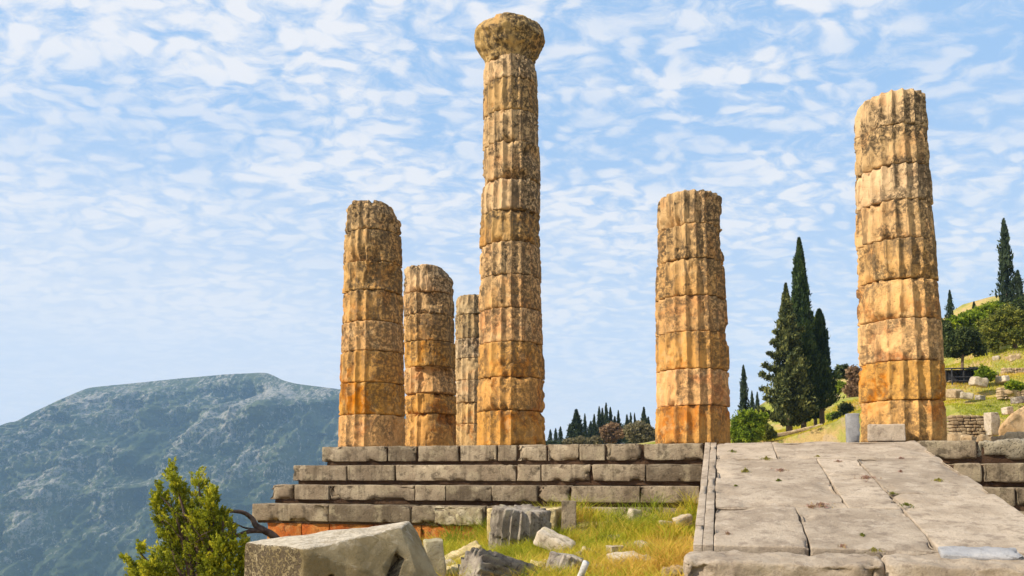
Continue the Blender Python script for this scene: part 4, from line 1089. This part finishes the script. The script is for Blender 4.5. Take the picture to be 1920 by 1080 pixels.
bush('green_bush', 'broad mid green thicket on the crest behind the tall hillside cypress', 'bush', 1882, 572, 96, [(-30,10,18,12),(-10,4,18,12),(10,2,18,13),(30,2,18,14),(48,6,16,14)], 9000, 103, M['green'], 0.2, gr)
bush('pine_tree', 'low olive thicket on the slope between the big pine and the crest', 'bush', 1850, 602, 92, [(-16,0,16,12),(6,2,18,14),(26,0,16,14)], 6000, 104, M['pine'], 0.2, gr)
# timber shelter on the slope
P = at(1803, 722, 60); k = 60/F_PX
sh = root('timber_shelter', 'small dark timber shelter on the slope under the round headed tree', 'shelter', P, -0.15)
def bx(name, parent, size, loc, mat, rot=(0,0,0)):
    V, Fc = rbox(size, bevel=0.012, step=0.4, amp=0.003, seed=hash(name) % 50, chip=0.0)
    o = mesh_obj(name, V, Fc, mat, parent, smooth=False); o.location = loc; o.rotation_euler = rot; return o
bx('roof', sh, (1.95, 1.5, 0.10), (0, 0, 1.28), M['darkwood'], (0.12, 0, 0))
for sx2 in (-0.88, -0.05, 0.88):
    for sy2 in (-0.6, 0.6): bx('post', sh, (0.09, 0.09, 1.9), (sx2, sy2, 0.3), M['darkwood'])
bx('back_wall', sh, (1.9, 0.07, 1.3), (0, 0.68, 0.6), M['darkwood'])
bx('rail', sh, (1.78, 0.06, 0.08), (0, -0.66, 0.55), M['darkwood']); bx('rail', sh, (1.78, 0.06, 0.08), (0, -0.66, 0.25), M['darkwood'])
bx('bench', sh, (1.6, 0.35, 0.07), (0, 0.35, 0.35), M['step'])
bx('plinth', sh, (2.1, 1.7, 0.9), (0, 0, -0.52), M['rubble'])

# rubble retaining wall and ledge on the right
def rubble_wall(label, x0, x1, ytop, ybot, Y, seed, th=0.5, stone_px=9, mat='rubble', tilt=0):
    A_ = at(x0, ybot, Y); B_ = at(x1, ybot, Y); H = ht(ytop, ybot, Y); L = B_.x-A_.x
    r_ = root('retaining_wall', label, 'stone wall', A_)
    g = random.Random(seed); parts = []; z = -0.4; s = stone_px/F_PX*Y
    while z < H:
        hh = s*g.uniform(0.6, 0.9); x = g.uniform(-0.2, 0)*s
        while x < L:
            w_ = s*g.uniform(0.8, 1.9)
            V, Fc = rbox((w_*0.96, th+g.uniform(-.06,.06), hh*0.94), bevel=0.05, step=0.2, amp=0.03, freq=2.5, seed=g.randint(0, 999), chip=0.03, maxn=6)
            V = V+np.array([x+w_/2, 0, z+hh/2]); parts.append((V, Fc)); x += w_
        z += hh
    V, Fc = join(parts); mesh_obj('stonework', V, Fc, M[mat], r_)
    V, Fc = rbox((L-0.15, th*0.7, H+0.2), bevel=0.02, step=1, amp=0.01, seed=3, chip=0)
    o = mesh_obj('mortar_core', V, Fc, M['core'], r_); o.location = (L/2, 0, H/2-0.15)
    return r_
rubble_wall('low rubble retaining wall below the grassy terrace right of the massive column', 1781, 1853, 783, 826, 43, 5, 0.6, 8)
rubble_wall('pale rubble wall along the path above the grassy terrace', 1872, 1940, 728, 738, 52, 6, 0.5, 6, 'rubble')
rubble_wall('broken rubble terrace wall high on the slope under the pine', 1880, 1940, 694, 704, 62, 7, 0.5, 6, 'rubble')
stone('marble_pillar', 'pale pillar stub at the right end of the low rubble wall', 'pillar', M['pale'], (0.55, 0.5, 1.2), 1860, 795, 41.5, (0, 0, 0.2), 801, bevel=0.05, step=0.15)
Pq = [at(1872, 842, 36), at(1960, 850, 36), at(1873, 802, 36), at(1902, 770, 36.5), at(1960, 742, 37), at(1885, 842, 40), at(1990, 850, 40), at(1880, 800, 39.5), at(1912, 772, 39.5), at(1990, 745, 40)]
o = hull_block(Pq, M['ochre'], 'stone_ledge', 0.08, 0.05, 4.0, 5); tag(o, 'smooth ochre sloping ledge of masonry at the right picture edge', 'masonry ledge')
stone('stone_block', 'grey block with a dark hollow lying on the grassy terrace', 'stone block', M['greyfl'], (0.55, 0.4, 0.32), 1838, 746, 51, (0, 0.1, 0.4), 803, bevel=0.05)
stone('stone_block', 'grey block on top of the ochre ledge', 'stone block', M['greyfl'], (0.75, 0.4, 0.3), 1913, 750, 37.5, (0, -0.1, 0.1), 804, bevel=0.05)
stone('stone_block', 'small pale block on the step of the ochre ledge', 'stone block', M['pale'], (0.4, 0.35, 0.35), 1888, 770, 38, (0, -0.1, 0.3), 805, bevel=0.05)
for i, (x, y, Y, s, lab) in enumerate([(1835,716,57,0.8,'whitish stone heap beside the shelter'),(1862,706,60,0.7,'tan boulder under the green bush on the slope'),(1880,712,58,0.6,'tan boulder on the path below the pine'),
        (1900,672,68,0.7,'pale boulder near the pine trunk'),(1868,672,69,0.5,'little pale boulder left of the pine trunk'),(1790,738,55,0.7,'grey boulder below the shelter near the column'),(1812,742,53,0.55,'low grey boulder on the terrace edge'),(1895,735,50,0.5,'pale boulder on the terrace wall')]):
    stone('boulder', lab, 'boulder', M['pale'] if i % 2 == 0 else M['rubble'], (s*1.3, s, s*0.8), x, y, Y, (0.1, 0.2, i), 820+i, 'boulders on the right hillside', bevel=0.15, amp=0.06, step=0.12)
# dead boughs and dry stones below the cypress clump
for i, (x0, y0, x1, y1, lab) in enumerate([(1462,816,1530,800,'grey stone kerb running up below the cypress clump'),(1545,800,1588,798,'low grey wall stones left of the marble pillar')]):
    A_ = at(x0, y0, 74); B_ = at(x1, y1, 76); V, Fc = rbox(((B_-A_).length, 0.5, 0.35), bevel=0.08, step=0.2, amp=0.06, seed=840+i, chip=0.1)
    o = mesh_obj('stone_kerb', V, Fc, M['rubble']); o.location = (A_+B_)/2; o.rotation_euler = (0, -math.atan2(B_.z-A_.z, B_.x-A_.x), 0); tag(o, lab, 'stone kerb')

# ------------------------------------------------------------------ juniper at the left and the dead bough
def juniper():
    Y = 13.0; k = Y/F_PX
    P0 = at(372, 1120, Y)
    r_ = root('juniper_bush', 'yellow green conifer bush with pointed tops at the left of the steps', 'conifer bush', P0)
    g = np.random.default_rng(5)
    # shoots: upright plumes with base and tip in pixels
    plumes = [(352,1010,322,878,20),(372,1000,372,888,17),(340,1000,300,912,15),(395,1010,392,925,15),(330,1050,290,940,13),(410,1020,418,958,15),(372,1080,352,960,38),
              (420,1075,432,985,17),(320,1110,300,1030,26),(350,1120,330,1010,30),(400,1120,385,1035,28),(300,1110,262,1018,10),(285,1110,236,1046,8),(430,1120,440,1020,22),(460,1110,458,1005,10),(375,1060,340,930,24),(385,1050,400,950,26),(300,1100,280,1060,18),(310,1010,290,925,9),(405,960,398,918,9),(342,930,330,895,10),(300,1120,275,1060,26),(330,1120,318,1050,30),(270,1120,252,1066,14),(440,1120,455,1040,20),(410,1110,415,1020,26),(375,1040,368,965,26),(350,1060,320,985,20),(450,1120,470,1060,12)]
    Vs, Fs, Ts, o_ = [], [], [], 0
    for i, (x0, y0, x1, y1, w_) in enumerate(plumes):
        dY = g.uniform(-0.45, 0.45)*(w_/20)
        A_ = np.array(at(x0, y0, Y+dY*0.4)); B_ = np.array(at(x1, y1, Y+dY)); ns_ = int(14+w_*2.4); m = 34
        L = np.linalg.norm(B_-A_); ax = (B_-A_)/L
        t = g.random(ns_)**0.85; th = g.random(ns_)*2*np.pi
        rr = w_*k*np.minimum(1, (1-t)*1.5+0.05)*g.random(ns_)**0.5
        out_ = np.stack([np.cos(th), np.sin(th), 0*th], 1)
        C0 = A_+(B_-A_)*t[:, None]+out_*rr[:, None]
        dr = unit(ax*1.0+out_*g.uniform(0.3, 1.1, (ns_, 1))+g.normal(0, 0.25, (ns_, 3)))
        ln = g.uniform(0.08, 0.20, ns_)*(0.6+0.5*w_/20)
        q = g.random((ns_, m)); fat = 0.028*(1-q*0.75)
        P = C0[:, None, :]+dr[:, None, :]*(ln[:, None]*q)[..., None]+g.normal(0, 1, (ns_, m, 3))*fat[..., None]
        P = P.reshape(-1, 3); D_ = np.repeat(dr, m, 0); n = len(P)
        a = unit(D_+g.normal(0, 0.45, (n, 3))); b = unit(np.cross(a, g.normal(0, 1, (n, 3))))
        s = 0.024*(0.5+g.random((n, 1)))
        V, Fq = quads_from(P, a*s, b*s*0.42)
        Vs.append(V); Fs.append(Fq+o_); o_ += len(V)
        ts = np.repeat(0.50+g.normal(0, .20, ns_)+0.25*(t-0.5), m)+0.22*(q.reshape(-1)-0.4)+g.normal(0, .08, n)
        Ts.append(np.repeat(np.clip(ts, 0, 1), 4))
    V = np.concatenate(Vs)-np.array(P0)
    mesh_obj('crown', V, np.concatenate(Fs), M['juniper'], r_, smooth=False, attr=np.concatenate(Ts))
    parts = []
    for (x0, y0, x1, y1, w_) in plumes[:12]:
        mid = at((x0+x1)/2+4, (y0+y1)/2, Y)
        parts.append(tube([v-P0 for v in smooth_path([P0+Vector((0,0,-0.3)), at(x0, y0, Y), mid, at(x1, y1+18, Y)])], list(np.linspace(0.05, 0.006, 19)), 6))
    # bare twigs poking out
    for i in range(16):
        x0, y0 = g.uniform(330, 430), g.uniform(960, 1060); a = g.uniform(-2.6, -0.4); L = g.uniform(25, 55)
        parts.append(tube([v-P0 for v in smooth_path([at(x0, y0, Y-0.1), at(x0+math.cos(a)*L*.5, y0+math.sin(a)*L*.6, Y-0.25), at(x0+math.cos(a)*L, y0+math.sin(a)*L, Y-0.2)], 3)], [0.009, 0.008, 0.007, 0.006, 0.005, 0.004, 0.002], 5))
    V, Fc = join(parts); mesh_obj('trunk', V, Fc, M['deadwood'], r_)
juniper()
def dead_bough():
    Y = 14.0; P0 = at(545, 1050, Y)
    r_ = root('dead_bough', 'bare dark crooked bough reaching left from below the lowest step', 'dead branch', P0)
    def br(name, pts, r0, r1, dy=0.0):
        pa = smooth_path([at(x, y, Y+d) for x, y, d in pts], 5); V, Fc = tube([v-P0 for v in pa], list(np.linspace(r0, r1, len(pa))), 8, 3, 0.006)
        mesh_obj(name, V, Fc, M['deadwood'], r_)
    br('bough', [(560,1075,0),(520,1012,-.1),(495,994,-.2),(480,985,-.2),(472,972,-.2),(456,961,-.3),(432,959,-.4),(408,963,-.5)], 0.075, 0.018)
    br('branch', [(494,994,-.2),(468,996,-.3),(446,1004,-.4),(430,1018,-.5),(416,1034,-.6)], 0.045, 0.016)
    br('branch', [(478,992,-.2),(455,988,-.3),(432,978,-.5),(415,985,-.5)], 0.018, 0.006)
    br('branch', [(446,1004,-.4),(436,1000,-.5),(420,1012,-.5),(405,1010,-.5)], 0.015, 0.005)
    br('branch', [(430,1018,-.5),(428,1030,-.6),(412,1050,-.6)], 0.013, 0.005)
dead_bough()

# ------------------------------------------------------------------ grass
def grass():
    g = np.random.default_rng(9)
    def blades(X, Y, h, wid, tint, lean=0.35, zoff=0.0):
        n = len(X); Z = ground_z(X, Y)+zoff
        P = np.stack([X, Y, Z-0.02], 1)
        a = g.random(n)*2*np.pi; side = np.stack([np.cos(a), np.sin(a), np.zeros(n)], 1)
        bend = np.stack([g.normal(0, lean, n), g.normal(0, lean, n), np.ones(n)], 1)
        m1 = P+bend*(h*0.5)[:, None]; tip = P+np.stack([bend[:, 0]*2.0, bend[:, 1]*2.0, np.ones(n)*0.95], 1)*h[:, None]
        w_ = wid[:, None]
        V = np.stack([P-side*w_, P+side*w_, m1+side*w_*0.8, m1-side*w_*0.8, tip], 1).reshape(-1, 3)
        b = np.arange(n)*5
        return V, np.stack([b, b+1, b+2, b+3], 1), np.stack([b+3, b+2, b+4, b+4], 1), np.repeat(tint, 5)
    N = 150000
    Y = 7.5+g.random(N)**0.8*9; tx = g.uniform(-0.24, 0.75, N); X = tx*Y
    u = X*UD.x+(Y-ORG.y)*UD.y; v = X*VD.x+(Y-ORG.y)*VD.y
    dens = fbm(np.stack([X, Y, 0*X], 1), 1.5, 3, .5, 4.0)
    keep = (v < -TREAD*3-0.03) & ~((u > RU0-0.02) & (u < RU1+0.02) & (v > v_end-0.7)) & (v > -10.5)
    left = (X < -0.2)
    keep &= ~(left & (g.random(N) > 0.30+0.35*dens))
    keep &= (g.random(N) < 0.42+1.7*dens)
    keep &= ~((X < -0.95) & (Y < 9.3))
    X, Y, u, v, dens = X[keep], Y[keep], u[keep], v[keep], dens[keep]
    near_ramp = np.exp(-np.maximum(RU0-u, 0)/0.9)*sstep(-v, 2.5, 5.0)*(u < RU0)
    big = fbm(np.stack([X, Y, 0*X], 1), 0.8, 3, .5, 14.0)
    farg = sstep(Y, 10.5, 14.5)
    tint = np.clip(0.66-0.34*farg+0.20*big+0.42*near_ramp+g.normal(0, 0.14, len(X)), 0, 1)
    h = (0.12+0.16*g.random(len(X)))*(1+0.5*dens)*(0.75+0.5*near_ramp)
    h = np.where(Y < 9, h*0.8, h)
    NT_ = 430
    ty_ = 8.5+g.random(NT_)**0.9*7.2; tx_ = g.uniform(-0.10, 0.28, NT_)*ty_
    tu = tx_*UD.x+(ty_-ORG.y)*UD.y; tv = tx_*VD.x+(ty_-ORG.y)*VD.y
    kk = (tv < -TREAD*3-0.15) & (tu < RU0-0.06) & ~((tx_ < -0.7) & (ty_ < 10.5)); tx_, ty_, tu, tv = tx_[kk], ty_[kk], tu[kk], tv[kk]
    nb_ = g.integers(18, 70, len(tx_)); sz = g.uniform(0.04, 0.16, len(tx_))
    bxx = np.repeat(tx_, nb_)+g.normal(0, 1, nb_.sum())*np.repeat(sz, nb_); byy = np.repeat(ty_, nb_)+g.normal(0, 1, nb_.sum())*np.repeat(sz, nb_)
    bu = bxx*UD.x+(byy-ORG.y)*UD.y; bv = bxx*VD.x+(byy-ORG.y)*VD.y
    bh = np.repeat(g.uniform(0.14, 0.36, len(tx_))*(1+0.7*sstep(ty_, 12.5, 14.5)), nb_)*g.uniform(0.6, 1.1, nb_.sum())
    nrt = np.exp(-np.maximum(RU0-tu, 0)/0.8)*sstep(-tv, 2.5, 5.0)
    bt = np.repeat(np.clip(g.choice([0.05, 0.25, 0.55, 0.75, 1.0], len(tx_), p=[.18,.24,.26,.20,.12])+0.3*nrt, 0, 1), nb_)+g.normal(0, .08, nb_.sum())
    ok = (bv < -TREAD*3-0.03) & (bu < RU0-0.03)
    X = np.concatenate([X, bxx[ok]]); Y = np.concatenate([Y, byy[ok]]); h = np.concatenate([h, bh[ok]]); tint = np.concatenate([tint, np.clip(bt[ok], 0, 1)])
    V, Fa, Fb, T_ = blades(X, Y, np.maximum(h, 0.04), 0.0035+0.0035*g.random(len(X)), tint)
    faces = Fa.tolist()+[[a, b, c] for a, b, c, _ in Fb.tolist()]
    o = mesh_obj('grass', V, faces, M['grass'], smooth=False, attr=T_)
    tag(o, kind='stuff')
    # taller dry stalks
    return o
grass()
def far_grass():
    g = np.random.default_rng(19); N = 150000
    Y = g.uniform(38, 95, N); tx = g.uniform(0.29, 0.68, N); X = tx*Y
    u = X*UD.x+(Y-ORG.y)*UD.y; v = X*VD.x+(Y-ORG.y)*VD.y
    keep = ~((u < U1+0.5) & (v < 60.3)); X, Y = X[keep], Y[keep]; n = len(X)
    Z = ground_z(X, Y); P = np.stack([X, Y, Z], 1)
    a = g.random(n)*2*np.pi; s = np.stack([np.cos(a), np.sin(a), 0*a], 1)
    h = g.uniform(0.06, 0.22, n)*(Y/60); w_ = (0.015+0.02*g.random(n))*(Y/60)
    V = np.stack([P-s*w_[:, None], P+s*w_[:, None], P+np.stack([g.normal(0, .08, n), g.normal(0, .08, n), h], 1)], 1).reshape(-1, 3)
    big = fbm(P*np.array([1, 1, 0]), 0.16, 3, .5, 6.)
    T_ = np.repeat(np.clip(0.60-0.35*big+g.normal(0, .14, n), 0, 1), 3)
    o = mesh_obj('meadow_grass', V, np.arange(n*3).reshape(n, 3), M['grass'], smooth=False, attr=T_); tag(o, kind='stuff')
far_grass()

# weeds growing in the ramp joints
wl = [(1373,848,9,10,0),(1437,862,13,14,1),(1464,883,18,8,2),(1460,902,7,8,0),(1398,885,12,16,1),(1533,857,10,5,1),(1572,866,10,4,2),(1540,948,26,9,2),(1522,952,14,8,2),(1625,897,24,9,2),
      (1674,927,12,6,0),(1700,948,18,6,0),(1760,902,16,8,1),(1617,1005,9,6,0),(1365,1003,8,9,2),(1380,912,6,3,0),(1640,1033,14,6,1),(1690,860,8,4,2),(1580,1025,10,4,2),(1689,886,5,10,2)]
for i, (x, y, w_, h_, kd) in enumerate(wl):
    u, v = ramp_uv(x, y); P = to_world(u, v, RS*v+0.01); k = P.y/F_PX; g = np.random.default_rng(900+i)
    n = 30+int(w_*h_*0.8); a = g.random(n)*2*np.pi; rr = np.abs(g.normal(0, 0.42, n))*w_/2*1.3*k
    lob = 1+0.6*np.sin(a*3+i)+0.3*np.sin(a*5+2*i); B0 = np.stack([np.cos(a)*rr*lob*1.15, np.sin(a)*rr*lob*1.3, np.zeros(n)], 1); B0[:, 2] += (B0@np.array(VD))*RS + h_*k*g.random(n)*0.42*np.maximum(0.25, 1-rr/(w_/2*k+1e-6))
    d = unit(np.stack([g.normal(0, .6, n), g.normal(0, .6, n), np.abs(g.normal(0.5, .4, n))], 1)); b = unit(np.cross(d, g.normal(0, 1, (n, 3))))
    s = 0.020*(0.5+1.1*g.random((n, 1)))
    V, Fq = quads_from(B0, d*s, b*s*0.22)
    o = mesh_obj('weed', V, Fq, M['weed'], smooth=False, attr=np.repeat(np.clip({0: .15, 1: .5, 2: .95}[kd]+g.normal(0, .12, n), 0, 1), 4)); o.location = P
    col_ = {0: 'dark green', 1: 'yellow green', 2: 'purplish dry'}[kd]
    rowt = 'top' if y < 866 else ('upper middle' if y < 920 else ('lower middle' if y < 960 else 'bottom'))
    side = 'left kerb' if x < 1405 else ('left half' if x < 1530 else ('middle' if x < 1650 else 'right half'))
    size = 'tiny' if w_ < 8 else ('small' if w_ < 13 else ('spreading' if w_ < 20 else 'broad'))
    tag(o, f'{size} {col_} weed on the {rowt} slabs of the ramp, near its {side}', 'weed', 'weeds in the joints of the ramp')
